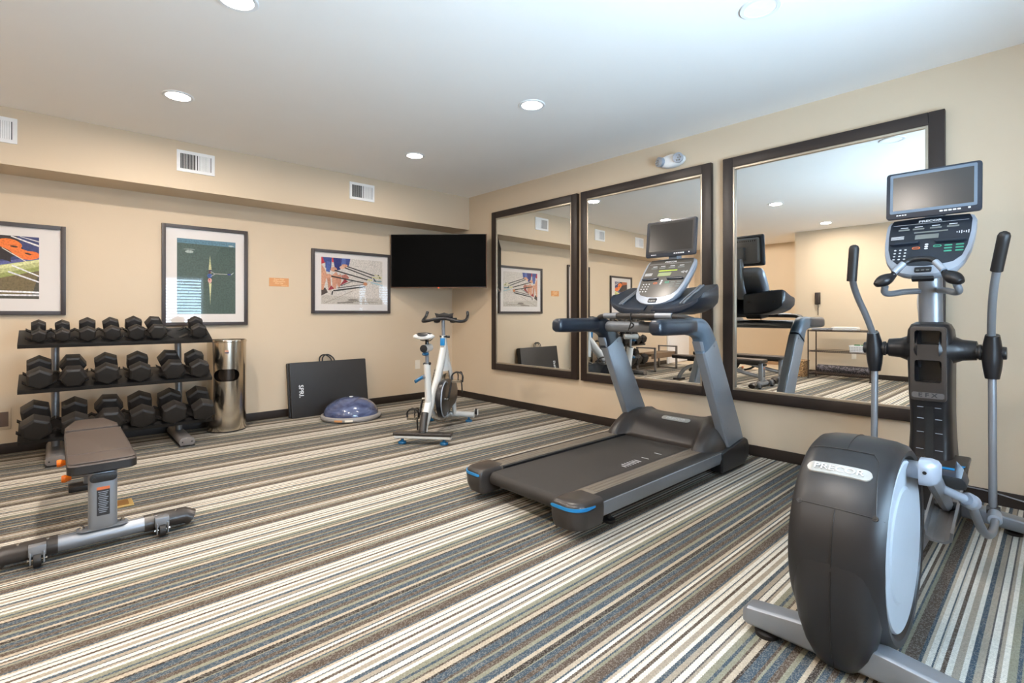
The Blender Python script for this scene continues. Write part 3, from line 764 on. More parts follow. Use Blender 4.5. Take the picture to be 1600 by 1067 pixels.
# ------------------------------------------------------------------ folded exercise mat leaning on the wall
mt = thing('exercise_mat', (-1.82, -.12, 0), 'black folded exercise mat with carrying straps leaning against the back wall', 'exercise mat', world=True)
def lean(y0, z1, x0, x1, th_, ym=0, tilt=.15):
    o = Vector(((x0 + x1) / 2, y0, .001)); v = Vector((0, math.sin(tilt), math.cos(tilt))); ff = plane_f(o, (1, 0, 0), v)
    b_ = B(); prism(b_, rrect(x1 - x0, z1, .012, 3, (0, z1 / 2)), -th_, 0, lambda a, c, d: ff(a, c, d)); return b_, ff
pn1, f1 = lean(-.197, .612, -2.275, -1.375, .045); obj('front_panel', pn1, M['matv'], mt, bevel=.006)
pn2, f2 = lean(-.150, .606, -2.285, -1.385, .045); obj('rear_panel', pn2, M['matv'], mt, bevel=.006)
for dx in (0, .035):
    s = B(); tube(s, [f2(-.09 + dx, .58, .0), f2(-.085 + dx, .66, -.005), f2(-.02 + dx, .69, -.01), f2(.05 + dx, .64, -.006), f2(.06 + dx, .58, 0)], .008, 8, 3, flat=((0, 1, 0), .4))
    obj('carrying_strap', s, M['blackm'], mt)
vv_ = Vector((0, math.sin(.15), math.cos(.15)))
text('lettering', 'SPRI.', .07, f1(-.385 + .045, .29, .0012), -vv_, (1, 0, 0), M['ltext'], mt, bold=.001)

# ------------------------------------------------------------------ balance dome
bo = thing('balance_trainer', (-1.765, -.555, 0), 'blue half dome balance trainer on a grey platform in front of the folded mat', 'balance trainer')
obj('platform', lathe(B(), [(.27, .0), (.312, .008), (.322, .028), (.318, .045), (.300, .055), (.288, .050)], 64), M['dbase'], bo)
pf = [(.290, .046)] + [(.290 * math.cos(t), .048 + .185 * math.sin(t)) for t in [PI / 2 * k / 14 for k in range(0, 14)]] + [(.004, .233)]
obj('dome', lathe(B(), pf, 64), M['dome'], bo, angle=60)
obj('valve', lathe(B(), [(.020, .228), (.020, .236), (.012, .238)], 20), M['white'], bo)
for a0, a1, mm in ((-2.55, -2.28, 'orange'), (-2.2, -1.95, 'white')):
    s = B(); n = 8; r0 = []
    for k in range(n + 1):
        a = a0 + (a1 - a0) * k / n; r0.append(a)
    P1 = [[Vector((r * math.cos(a), r * math.sin(a), z_)) for (r, z_) in ((.3225, .016), (.3245, .028), (.3222, .036))] for a in r0]
    rings(s, P1, close=False, cap=False); obj('label_patch', s, M['copper'] if mm == 'orange' else M['outlet'], bo)

# ------------------------------------------------------------------ spin bike (local: +x forward, y to its left)
bk_ = thing('spin_bike', (-1.79, -2.06, 0), 'white spin bike with blue adjusters standing in the corner under the television', 'exercise bike', rz=math.radians(40.5))
def part(name, bm, m, **k): return obj(name, bm, M[m], bk_, **k)
r_ = B(); prism(r_, rrect(.075, .045, .014, 3, (0, .072)), -.255, .255, lambda a, c, d: Vector((a, d, c))); part('rear_foot', r_, 'bwhite', bevel=.004)
r_ = B(); prism(r_, rrect(.085, .030, .010, 3, (-.002, .090)), -.262, .262, lambda a, c, d: Vector((a, d, c))); part('rear_foot_cover', r_, 'hood', bevel=.004)
r_ = B(); tube(r_, [(.95, -.27, .075), (.95, 0, .085), (.95, .27, .075)], .030, 14, 2); part('front_foot', r_, 'bwhite')
for x, y in ((0, -.19), (0, .19), (.95, -.21), (.95, .21)):
    part('leveling_foot', lathe(B(), [(.034, 0), (.038, .010), (.034, .022), (.014, .028), (.012, .05)], 24, c=(x, y, 0)), 'bluek')
for y in (-.285, .285):
    w_b = B(); cyl(w_b, (.985, y - .012, .105), (.985, y + .012, .105), .032, n=22); wo = part('transport_wheel', w_b, 'rubber')
    w_b = B(); bx(.955, 1.0, y - .02, y - .014, .07, .13, w_b); bx(.955, 1.0, y + .014, y + .02, .07, .13, w_b); obj('wheel_bracket', w_b, M['bwhite'], wo, off=Vector((0, 0, 0)))
t_ = B(); tube(t_, [(.015, 0, .09), (.05, 0, .18), (.10, 0, .27), (.165, 0, .34)], .034, 14, 2, flat=((0, 1, 0), 1.0)); part('rear_strut', t_, 'bwhite')
t_ = B(); tube(t_, [(-.018, 0, .11), (.010, 0, .18), (.055, 0, .265)], .030, 12, 2, flat=((0, 1, 0), 1.15)); part('step_pad', t_, 'hood')
t_ = B(); tube(t_, [(.17, 0, .30), (.15, 0, .50), (.125, 0, .70)], .030, 14, 1, flat=((1, 0, 0), 1.5)); part('seat_tube', t_, 'bwhite')
t_ = B(); tube(t_, [(.03, 0, .16), (.30, 0, .36), (.52, 0, .56), (.70, 0, .80)], .036, 14, 2, flat=((-.7, 0, .7), 1.5)); mb = part('main_beam', t_, 'bwhite')
for sgn in (-1, 1):
    text('lettering', 'SPINNING', .085, (.40, sgn * .0375, .455), (-sgn * -.72, 0, .69) if sgn < 0 else (-.72, 0, -.69), (-.69, 0, .72) if sgn < 0 else (-.69, 0, .72), M['dtext'], bk_, bold=.001)
t_ = B(); tube(t_, [(.70, 0, .93), (.715, 0, .80), (.76, 0, .58)], lambda s: .027 + .034 * s, 14, 1, flat=((1, 0, 0), 1.5)); part('head_tube', t_, 'bwhite')
for sg in (-1, 1):
    t_ = B(); tube(t_, [(.74, sg * .035, .66), (.80, sg * .062, .48), (.88, sg * .062, .28), (.95, sg * .055, .09)], .022, 12, 2, flat=((1, 0, 0), 1.8)); part('fork_leg', t_, 'bwhite')
t_ = B(); tube(t_, [(.95, 0, .08), (.55, 0, .10), (.18, 0, .28)], .022, 12, 1, flat=((0, 1, 0), 1.2)); part('lower_rail', t_, 'bwhite')
# flywheel in the fork
fw = B(); lathe(fw, [(.05, -.012), (.20, -.012), (.205, -.017), (.232, -.017), (.236, -.01), (.236, .01), (.232, .017), (.205, .017), (.20, .012), (.05, .012)], 48, 'Y', (.80, 0, .30)); part('flywheel', fw, 'chrome')
# crank, chain guard, clear lower guard
g_ = B(); lathe(g_, [(.165, -.10), (.175, -.095), (.175, -.052), (.165, -.048)], 40, 'Y', (.40, 0, .33)); part('chain_ring_cover', g_, 'blackp', bevel=.003)
g_ = B(); prism(g_, [(.40, .505), (.62, .50), (.86, .44), (.92, .36), (.90, .26), (.80, .22), (.60, .20), (.40, .155), (.27, .22), (.23, .33), (.28, .45)], .046, .098, lambda a, c, d: Vector((a, -d, c))); part('chain_guard', g_, 'hood', bevel=.012, seg=3)
g_ = B(); tube(g_, [(.40 + .168 * math.cos(a), -.10, .33 + .168 * math.sin(a)) for a in [math.radians(60 + 240 * k / 20) for k in range(21)]], .006, 8, 0); part('guard_trim', g_, 'silverl')
g_ = B(); lathe(g_, [(.10, -.03), (.150, -.03), (.152, .03), (.10, .03)], 36, 'Y', (.62, 0, .215)); part('clear_guard', g_, 'clearp')
cr = B(); cyl(cr, (.40, -.13, .33), (.40, .13, .33), .016); part('crank_axle', cr, 'chrome')
def pedal(px, side, pz, cy):
    c_ = B(); a, b2 = Vector((.40, side * .128, .33)), Vector((px, side * .135, pz))
    tube(c_, [a, a.lerp(b2, .5), b2], .014, 10, 0, flat=((0, 1, 0), .7)); part('crank_arm', c_, 'blackm')
    p_ = B(); bx(px - .05, px + .05, side * .15 - .0, side * .15 + side * .085, pz - .010, pz - .002, p_) if side > 0 else bx(px - .05, px + .05, side * .235, side * .15, pz - .010, pz - .002, p_)
    bx(px - .05, px + .05, min(side * .15, side * .235), max(side * .15, side * .235), pz + .004, pz + .012, p_)
    cyl(p_, (px, side * .13, pz), (px, side * .235, pz), .009)
    pe = part('pedal', p_, 'chrome')
    q = B(); yy = side * .192
    for dy in (-.022, .022):
        tube(q, [(px + .05, yy + dy, pz - .01), (px + .125, yy + dy, pz + .0), (px + .13, yy + dy, pz + .05), (px + .07, yy + dy, pz + .085), (px + .0, yy + dy, pz + .085)], .006, 8, 2)
    tube(q, [(px, yy - .05, pz - .01), (px, yy - .06, pz + .06), (px, yy, pz + .095), (px, yy + .06, pz + .06), (px, yy + .05, pz - .01)], .008, 8, 2, flat=((1, 0, 0), 1.8))
    tube(q, [(px - .01, yy - .045, pz - .012), (px - .01, yy - .05, pz - .11)], .007, 8, 0, flat=((1, 0, 0), 1.8))
    obj('toe_cage', q, M['blackm'], pe, off=Vector((0, 0, 0)))
pedal(.30, 1, .165, 0); pedal(.50, -1, .495, 0)
# seat
s_ = B(); cyl(s_, (.128, 0, .66), (.118, 0, .82), .017); part('seat_post', s_, 'silver')
s_ = B(); cyl(s_, (.126, 0, .692), (.124, 0, .704), .036, n=24); part('post_collar', s_, 'blackp')
s_ = B(); cyl(s_, (.02, 0, .842), (.21, 0, .842), .034, n=24); part('seat_slider', s_, 'bwhite', bevel=.002)
s_ = B(); cyl(s_, (.014, 0, .842), (.021, 0, .842), .034, n=24); part('slider_cap', s_, 'blackp', bevel=.003)
s_ = B(); lathe(s_, [(.010, .775), (.026, .778), (.032, .790), (.026, .802), (.012, .806)], 24, c=(.075, 0, 0)); part('seat_knob', s_, 'bluek')
s_ = B(); cyl(s_, (.12, 0, .87), (.12, 0, .925), .016); tube(s_, [(.02, -.03, .918), (.13, -.03, .905), (.24, -.02, .925)], .004, 6, 1); tube(s_, [(.02, .03, .918), (.13, .03, .905), (.24, .02, .925)], .004, 6, 1); part('seat_clamp', s_, 'blackm')
sd = B(); rs = []
for x, w, h_, zc in ((-.03, .045, .018, .945), (-.015, .085, .028, .95), (.02, .100, .032, .95), (.07, .088, .030, .948), (.12, .052, .026, .945), (.18, .032, .024, .943), (.24, .024, .020, .938), (.262, .012, .010, .934)):
    rs.append([Vector((x, w * math.cos(t) * (1 if abs(math.cos(t)) > 0 else 1), zc + h_ * (math.sin(t) if math.sin(t) > 0 else .9 * math.sin(t)))) for t in [2 * PI * k / 20 for k in range(20)]])
rings(sd, rs); part('saddle', sd, 'bwhite', angle=60)
sd = B(); rs = []
for x, w, h_, zc in ((-.034, .030, .006, .958), (-.01, .066, .014, .968), (.03, .076, .016, .970), (.08, .060, .015, .966), (.14, .028, .012, .960), (.24, .014, .010, .952)):
    rs.append([Vector((x, w * math.cos(t), zc + h_ * math.sin(t))) for t in [2 * PI * k / 16 for k in range(16)]])
rings(sd, rs); part('saddle_cushion', sd, 'blackp', angle=60)
# adjuster lever on the seat tube
lv = B(); tube(lv, [(.115, .02, .585), (.085, .05, .57), (.04, .085, .545)], .013, 10, 1, flat=((0, 0, 1), 1.3)); part('adjuster_lever', lv, 'bluek', bevel=0)
lv = B(); cyl(lv, (.15, 0, .59), (.09, .03, .575), .016); part('lever_hub', lv, 'greyf')
# handlebar
h_ = B(); cyl(h_, (.705, 0, .90), (.685, 0, 1.09), .018); part('handlebar_post', h_, 'silver')
h_ = B(); cyl(h_, (.703, 0, .915), (.702, 0, .928), .040, n=24); tube(h_, [(.70, -.02, .92), (.72, -.06, .915)], .012, 8, 0); part('post_collar', h_, 'blackp')
h_ = B(); bx(.648, .676, -.022, .022, .83, .905, h_); part('lever_block', h_, 'blue', bevel=.006)
h_ = B(); tube(h_, [(.655, 0, .82), (.66, 0, .72), (.69, 0, .64)], .012, 8, 1, flat=((0, 1, 0), 1.4)); part('resistance_slot', h_, 'blackp')
h_ = B()
tube(h_, [(.86, .215, 1.175), (.84, .225, 1.12), (.70, .225, 1.075), (.62, .17, 1.075), (.64, .06, 1.10), (.66, 0, 1.105), (.64, -.06, 1.10), (.62, -.17, 1.075), (.70, -.225, 1.075), (.84, -.225, 1.12), (.86, -.215, 1.175)], .016, 12, 3)
tube(h_, [(.66, -.05, 1.10), (.80, -.08, 1.12), (.84, 0, 1.13), (.80, .08, 1.12), (.66, .05, 1.10)], .014, 10, 3); part('handlebar', h_, 'blackp')
h_ = B(); prism(h_, [(-.08, -.02), (.08, -.02), (.10, .03), (.05, .02), (0, .035), (-.05, .02), (-.10, .03)], 0, .012, lambda a, c, d: Vector((.72 + d, a, 1.13 + c))); part('console_cradle', h_, 'blackp', bevel=.003)
for sg in (-1, 1):
    h_ = B(); lathe(h_, [(.006, -.03), (.030, -.022), (.040, .0), (.042, .025)], 20, c=(.76, sg * .085, 1.085)); part('bottle_cup', h_, 'blackp')

# ------------------------------------------------------------------ shared console head and small screen of the two machines
def machine_screen(t, o, u, v, w, h, frame_m, back_m):
    """small television: front face centre o, u to the viewer's right, v up"""
    f = plane_f(o, u, v)
    b_ = B(); prism(b_, rrect(w, h, .016, 4), -.022, 0, f); rings(b_, [[f(a, c, -.022) for a, c in rrect(w * .99, h * .98, .016, 4)], [f(a, c, -.040) for a, c in rrect(w * .93, h * .9, .02, 4)]])
    ca = obj('screen_housing', b_, M[frame_m], t, bevel=.003)
    b_ = B(); iw, ih, cy = w - .062, h - .072, .010
    outer, inner = rrect(w - .036, h - .040, .006, 2, (0, cy)), rrect(iw, ih, .003, 2, (0, cy))
    rings(b_, [[f(a, c, .0003) for a, c in outer], [f(a, c, .0015) for a, c in outer], [f(a, c, .0008) for a, c in inner]], cap=False)
    obj('bevel_ring', b_, M[back_m if back_m == 'steelblue' else 'blackp'], ca)
    obj('display', prism(B(), inner, .0002, .0012, f), M['screen'], ca)
    b_ = B()
    for k in range(5): prism(b_, rrect(.014, .008, .002, 2, (w * .10 + k * .018, -h / 2 + .020)), .0003, .0012, f)
    prism(b_, rrect(.010, .009, .001, 1, (w * .38, -h / 2 + .022)), .0003, .0012, f)
    obj('buttons', b_, M['ltext'], ca, kind='stuff')
    b_ = B()
    for k in range(4): prism(b_, rrect(.009, .006, .002, 2, (-w * .37 + k * .012, -h / 2 + .019)), .0003, .0012, f)
    obj('volume_keys', b_, M['ltext'], ca, kind='stuff')
    # back shell with cooling slots
    b_ = B(); rings(b_, [[f(a, c, -.038) for a, c in rrect(w * .86, h * .84, .02, 4)], [f(a, c, -.056) for a, c in rrect(w * .78, h * .74, .02, 4)]])
    obj('rear_shell', b_, M['silver'], ca, bevel=.002)
    b_ = B()
    for k in range(16): prism(b_, rrect(.006, .012, .001, 1, (-w * .34 + k * w * .68 / 15, h * .31)), -.058, -.0555, f)
    for k in range(12): prism(b_, rrect(.012, .004, .001, 1, (-w * .34, -h * .28 + k * h * .5 / 11)), -.058, -.0555, f)
    obj('cooling_slots', b_, M['blackm'], ca, kind='stuff')
    b_ = B(); prism(b_, rrect(.11, .13, .012, 3, (0, -.03)), -.085, -.055, f); prism(b_, rrect(.07, .20, .012, 3, (0, -.12)), -.078, -.05, f)
    obj('screen_bracket', b_, M['silver'], t, bevel=.004)
    return f

def console_head(t, o, u, v, face_m, body_m, lcd_m, bw=.215, hs=1.0):
    """o = bottom centre of the face; outline wider at the top with a rounded chin; height .47"""
    f0 = plane_f(o, u, v)
    f = lambda a, c, d: f0(a, c * hs, d)
    def outline(k, dx=0, dy=0):
        half = [(.0, .0), (.05, .002), (.10, .018), (.145, .050), (.172, .10), (.190, .17), (.200, .26), (.204, .35), (.203, .40), (.192, .432), (.165, .447), (.08, .452), (0, .454)]
        half = [(a * k * bw / .204, .235 + (c - .235) * (k if c > .235 else k)) for a, c in half]
        pts = half + [(-a, c) for a, c in reversed(half[1:-1])]
        return pts
    b_ = B()
    rings(b_, [[f(a, c, d) for a, c in outline(k)] for k, d in ((.80, -.075), (.93, -.055), (.99, -.028), (1, -.012), (.985, 0), (.90, .004))])
    hd = obj('console_housing', b_, M[body_m], t, angle=40)
    # face panel: flat top, sweeping bottom
    W = bw
    fp = [(-W * .60, .085), (-W * .30, .066), (0, .060), (W * .30, .066), (W * .60, .085), (W * .76, .125), (W * .85, .20), (W * .895, .30), (W * .90, .40), (W * .84, .436), (0, .440), (-W * .84, .436), (-W * .90, .40), (-W * .895, .30), (-W * .85, .20), (-W * .76, .125)]
    fa = obj('face_panel', prism(B(), fp, .0025, .0060, f), M[face_m], t, bevel=.001)
    e = .0062
    def pl(name, m, x, y, w, h, r=.002, kind=None, d=.0012):
        return obj(name, prism(B(), rrect(w, h, min(r, w/2.01, h/2.01), 3, (x, y)), e - .0004, e + d, f), M[m], fa, kind=kind)
    k_ = W / .204
    pl('message_display', lcd_m, -.005 * k_, .285, .105 * k_, .034)
    b_ = B(); prism(b_, rrect(.15 * k_, .010, .002, 2, (.01 * k_, .322)), e, e + .001, f); obj('heart_rate_bar', b_, M['ygreen' if face_m == 'facet' else 'lcdg'], fa)
    b_ = B()
    for x in (-.115, -.048, .030, .105): prism(b_, rrect(.052 * k_, .012, .002, 2, (x * k_, .352)), e, e + .001, f)
    obj('readout_windows', b_, M['lcdg'], fa, kind='stuff')
    b_ = B()
    for x in (-.115, -.048, .030, .105): prism(b_, rrect(.036 * k_, .005, .001, 1, (x * k_, .369)), e, e + .001, f)
    for kk in range(4): prism(b_, rrect(.062 * k_, .003, .001, 1, (-.140 * k_, .300 - kk * .007)), e, e + .0008, f)
    for kk in range(6): prism(b_, rrect(.004, .008 + .008 * (kk % 3), .001, 1, (.125 * k_ + kk * .009, .300)), e, e + .0008, f)
    prism(b_, rrect(.34 * k_, .0012, .0005, 1, (0, .394)), e, e + .0006, f)
    obj('printed_legends', b_, M['ltext'], fa, kind='stuff')
    b_ = B()
    for r in range(4):
        for c_ in range(3): prism(b_, ell((-.140 + c_ * .024) * k_, .190 - r * .024, .0055, .0045, 8), e, e + .0016, f)
    for r in range(3): prism(b_, ell(.0, .222 - r * .016, .008, .006, 8), e, e + .0016, f)
    obj('number_keys', b_, M['ltext'], fa, kind='stuff')
    b_ = B()
    for r in range(3):
        for c_ in range(2): prism(b_, rrect(.034 * k_, .010, .004, 2, ((.095 + c_ * .048) * k_, .205 - r * .022)), e, e + .0014, f)
    obj('quick_keys', b_, M['gtext' if face_m == 'facen' else 'lcdg'], fa, kind='stuff')
    def key(name, m, x, y):
        b_ = B(); ri, ro = rrect(.026, .010, .0045, 3, (x, y)), rrect(.034, .017, .008, 3, (x, y))
        rings(b_, [[f(a, c, e) for a, c in ro], [f(a, c, e + .002) for a, c in ro], [f(a, c, e + .002) for a, c in ri], [f(a, c, e) for a, c in ri]], cap=False); obj(name, b_, M[m], fa)
    key('stop_key', 'otext', -.045 * k_, .198); key('start_key', 'gtext', .048 * k_, .204)
    # two raised reading ledges
    for sx in (-1, 1):
        b_ = B(); prism(b_, [(sx * .032 * k_, .242), (sx * .165 * k_, .240), (sx * .170 * k_, .232), (sx * .155 * k_, .226), (sx * .040 * k_, .228)][::sx], .005, .020, f)
        obj('reading_ledge', b_, M['navy'], fa, bevel=.002)
    text('lettering', 'PRECOR', .020, f(0, .412, e), u, v, M['ltext'], fa, bold=.0006, squash=1.3)
    b_ = B(); prism(b_, rrect(.07, .034, .006, 3, (0, .032)), .002, .010, f); so = obj('key_socket', b_, M['blackp'], t, bevel=.002)
    b_ = B()
    for x in (-.02, 0, .02): prism(b_, rrect(.014, .008, .003, 2, (x, .025)), .010, .011, f)
    obj('socket_keys', b_, M['lcdg'], so, kind='stuff')
    b_ = B(); prism(b_, rrect(.09, .020, .005, 3, (0, -.012)), -.030, -.008, f); obj('port_strip', b_, M['blackp'], t, bevel=.002)
    return f

# ------------------------------------------------------------------ treadmill
CY = -3.815
tm = thing('treadmill', (-1.25, CY, 0), 'black and silver treadmill with small screen facing the middle mirror', 'treadmill', world=True)
def tp(name, bm, m, **k): return obj(name, bm, M[m], tm, **k)
yz = lambda x0: (lambda a, c, d: Vector((d, a, c)))
F3 = lambda a, c, d: Vector((d, a, c))
XZ = lambda a, c, d: Vector((a, d, c))
# belt around its rollers
DC = -3.785
b_ = B(); prof = []
for k in range(9): t = PI / 2 + PI * k / 8; prof.append((-2.19 + .040 * math.cos(t), .138 + .040 * math.sin(t)))
prof += [(-.70, .100), (-.70, .178)]
prism(b_, prof, DC - .283, DC + .283, XZ); tp('running_belt', b_, 'belt')
b_ = B()
for k in range(9):
    x = (-1.10, -1.26, -1.35)[k] if k < 3 else -1.35 - .028 * (k - 2)
    bx(x, x + .007, DC - .215, DC - .215 + (.055 if k < 8 else .035), .1782, .1789, b_)
tp('belt_marks', b_, 'ltext', kind='stuff')
b_ = B(); cyl(b_, (-2.19, DC - .285, .138), (-2.19, DC + .285, .138), .034, n=24); tp('rear_roller', b_, 'blackm')
def cap_outline(o_, i_, s, g, xr, Rr=.085, n=8):
    o2, i2 = o_ - s * g, i_ + s * g * .5
    P = [(-2.09, o2)] + [(xr + Rr - Rr * math.sin(PI / 2 * k / n), o2 - s * Rr + s * Rr * math.cos(PI / 2 * k / n)) for k in range(n + 1)]
    r2 = .02
    P += [(xr + r2 - r2 * math.cos(PI / 2 * k / 3), i2 + s * r2 - s * r2 * math.sin(PI / 2 * k / 3)) for k in range(4)]
    return P + [(-2.14, i2), (-2.09, i2 + s * .022)]
for s in (-1, 1):
    ya, yb, yo = DC + s * .303, DC + s * .405, DC + s * .472
    b_ = B(); lo, hi = min(ya, yb), max(ya, yb)
    bx(-2.13, -.72, lo, hi, .150, .196, b_); rl = tp('foot_rail', b_, 'rail', bevel=.004)
    b_ = B()
    for k in range(3): yy = lo + .022 + k * (hi - lo - .044) / 2; bx(-2.05, -.80, yy - .009, yy + .009, .196, .1972, b_)
    obj('grip_ribs', b_, M['rail'], rl, kind='stuff')
    b_ = B(); bx(-2.10, -.72, min(ya, ya - s * .016), max(ya, ya - s * .016), .150, .190, b_); tp('inner_edge', b_, 'blackp')
    b_ = B(); prism(b_, [(yb, .150), (yb, .1955), (yb + s * .035, .190), (yo - s * .006, .172), (yo - s * .006, .150)], -2.115, -.66, F3); tp('rail_edge', b_, 'rubber')
    b_ = B(); prism(b_, [(yb, .088), (yb, .160), (yo - s * .012, .176), (yo - s * .002, .168), (yo, .130), (yo - s * .012, .092)], -2.105, -.70, F3); tp('side_rail', b_, 'silver', bevel=.002)
    b_ = B(); bx(-1.95, -.55, DC + s * .34 - .04, DC + s * .34 + .04, .040, .100, b_); tp('frame_beam', b_, 'blackm')
    # rear end cap with blue inlay
    o_, i_ = yo + s * .004, DC + s * .290
    b_ = B()
    rings(b_, [[Vector((a, c, z)) for a, c in cap_outline(o_, i_, s, g, xr)] for z, g, xr in ((.048, .034, -2.262), (.058, .014, -2.284), (.10, .002, -2.298), (.150, 0, -2.302), (.180, .003, -2.298), (.192, .012, -2.288), (.1975, .026, -2.272))])
    ec = tp('rear_end_cap', b_, 'hood', angle=40)
    P = cap_outline(o_, i_, s, 0, -2.302)[:11]; P[0] = (-2.16, P[0][1]); P.append((P[-1][0], P[-1][1] - s * .012))
    b_ = B(); rs = []
    for k, (a, c) in enumerate(P):
        a0, c0 = P[max(0, k - 1)]; a1, c1 = P[min(len(P) - 1, k + 1)]
        n_ = Vector((c1 - c0, -(a1 - a0), 0)).normalized() * (-s)
        if n_.dot(Vector((a + 2.15, c - DC - s * .36, 0))) < 0: n_ = -n_
        q = Vector((a, c, 0)) + n_ * .0022; w_ = .0075 if 0 < k < len(P) - 1 else .004
        rs.append([q + Vector((0, 0, .169 - w_)), q + Vector((0, 0, .169 + w_)), q - n_ * .007 + Vector((0, 0, .169 + w_)), q - n_ * .007 + Vector((0, 0, .169 - w_))])
    rings(b_, rs); obj('blue_inlay', b_, M['blue'], ec)
    b_ = B(); tube(b_, [Vector((a, c, .155)) + Vector((a + 2.15, c - DC - s * .36, 0)).normalized() * .0003 for a, c in P], .0012, 6, 0); obj('cap_seam', b_, M['blackm'], ec)
    b_ = B(); lathe(b_, [(.030, 0), (.036, .006), (.034, .018), (.010, .022), (.010, .06)], 20, c=(-1.93, CY + s * .36, 0)); tp('leveling_foot', b_, 'blackm')
    b_ = B(); cyl(b_, (-.30, CY + s * .33, .030), (-.30, CY + s * .37, .030), .030, n=20); tp('transport_wheel', b_, 'rubber')
    # upright, lower boot, handle boot and grip
    yo_, yi_ = CY + s * .435, CY + s * .365
    b_ = B()
    rings(b_, [[Vector((cx + sx * w, yy, z)) for sx, yy in ((-1, yi_ + s * .006), (-.93, yi_), (.9, yi_), (1, yi_ + s * .012), (1, yo_ - s * .012), (.9, yo_), (-.9, yo_), (-1, yo_ - s * .012))]
               for cx, w, z in ((-.470, .140, .17), (-.535, .140, .30), (-.905, .118, .965))])
    up = tp('upright', b_, 'silver', bevel=.002)
    for z_ in (.33, .93): 
        fx = -.535 - (z_ - .30) * .556
        for dx in ((-.07,) if z_ < .5 else (-.07, .05)):
            q = B(); cyl(q, (fx + dx, yi_ + .001 * s, z_), (fx + dx, yi_ - .003 * s, z_), .008, n=10); obj('bolt', q, M['silver'], up)
            q = B(); cyl(q, (fx + dx, yo_ - .001 * s, z_), (fx + dx, yo_ + .003 * s, z_), .008, n=10); obj('bolt', q, M['silver'], up)
    b_ = B()
    rings(b_, [[Vector((a, y_, c)) for a, c in ((-.74, .03), (-.38, .03), (-.30, .07), (-.29, .15), (-.32, .205), (-.36, .222), (-.46, .212), (-.60, .19), (-.74, .17))] for y_ in (CY + s * .355, CY + s * .45)])
    tp('lower_boot', b_, 'blackp', bevel=.014, seg=3)
    # handle boot: bent sleeve over the upright, running back into the padded grip
    path = [(-.895, .935), (-.935, 1.005), (-.985, 1.048), (-1.06, 1.066), (-1.16, 1.067)]
    b_ = B(); P = smooth_path([(a, 0, c) for a, c in path], 2); rs = []
    for i, p_ in enumerate(P):
        d = (P[min(i + 1, len(P) - 1)] - P[max(i - 1, 0)]).normalized(); n_ = Vector((-d.z, 0, d.x)); fr_ = i / (len(P) - 1)
        hw = .056 * (1 - fr_) ** 1.3 + .051; hy = .046
        rs.append([p_ + n_ * (a * hw / .5) + Vector((0, CY + s * .40 + c * hy / .5, 0)) for a, c in rrect(1, 1, .30, 4)])
    rings(b_, rs); hb_ = tp('handle_boot', b_, 'navy' if s > 0 else 'steelblue', angle=45)
    b_ = B(); rs = []
    for x, k in ((-1.09, 1.0), (-1.10, 1.06), (-1.20, 1.06), (-1.46, 1.04), (-1.515, .98), (-1.535, .80), (-1.542, .5)):
        rs.append([Vector((x, CY + s * .40 + c * .092 * k, 1.068 + a * .098 * k)) for a, c in rrect(1, 1, .32, 5)])
    rings(b_, rs); tp('hand_grip', b_, 'navy', angle=45)
# motor hood: loft across x
b_ = B(); rs = []
for x, h_, sw in ((-.80, .192, .440), (-.790, .212, .446), (-.765, .245, .450), (-.72, .290, .452), (-.67, .325, .452), (-.61, .350, .450), (-.54, .362, .446), (-.47, .355, .436), (-.39, .315, .42), (-.33, .26, .40), (-.30, .20, .38)):
    ring = []
    n = 40; f_ = max(0, min(1, (-.54 - x) / .26))
    for k in range(n + 1):
        q = -1 + 2 * k / n; aq = abs(q)
        side = max(0, (aq - .84) / .16)
        rg = .60 + .16 * f_; ridge = math.exp(-((aq - rg) / .055) ** 2)
        valley = max(0, 1 - (aq / (rg - .05)) ** 4) if aq < rg - .05 else 0
        zz = .15 + (h_ - .15) * (1 - side ** 2.0) + .016 * ridge * min(1, (h_ - .19) / .08) - .008 * valley * min(1, (h_ - .19) / .08)
        lobe = max(0, min(1, (aq - .62) / .12)); lobe = lobe * lobe * (3 - 2 * lobe)
        ring.append(Vector((x - .115 * lobe * f_ + .09 * side ** 2 * f_, CY + .02 + q * sw, zz)))
    ring += [Vector((x, CY + .02 + sw * .98, .10)), Vector((x, CY + .02 - sw * .98, .10))]
    rs.append(ring)
rings(b_, rs); hd = tp('motor_hood', b_, 'hood', angle=50)
fB = plane_f((-.632, CY - .03, .3335), (0, -1, 0), (.93, 0, .36))
b_ = B(); prism(b_, rrect(.235, .048, .022, 6), -.004, .0035, fB); bd = obj('name_badge', b_, M['badge'], hd, bevel=.001)
text('lettering', 'PRECOR', .034, fB(0, 0, .0037), (0, -1, 0), (.93, 0, .36), M['ltext'], bd, squash=1.25)
b_ = B(); bx(-.72, -.34, CY - .40, CY + .40, .05, .16, b_); tp('motor_tray', b_, 'blackm', bevel=.004)
for x in (-1.9, -.95):
    b_ = B(); bx(x - .03, x + .03, CY - .33, CY + .33, .055, .095, b_); tp('cross_member', b_, 'blackm')
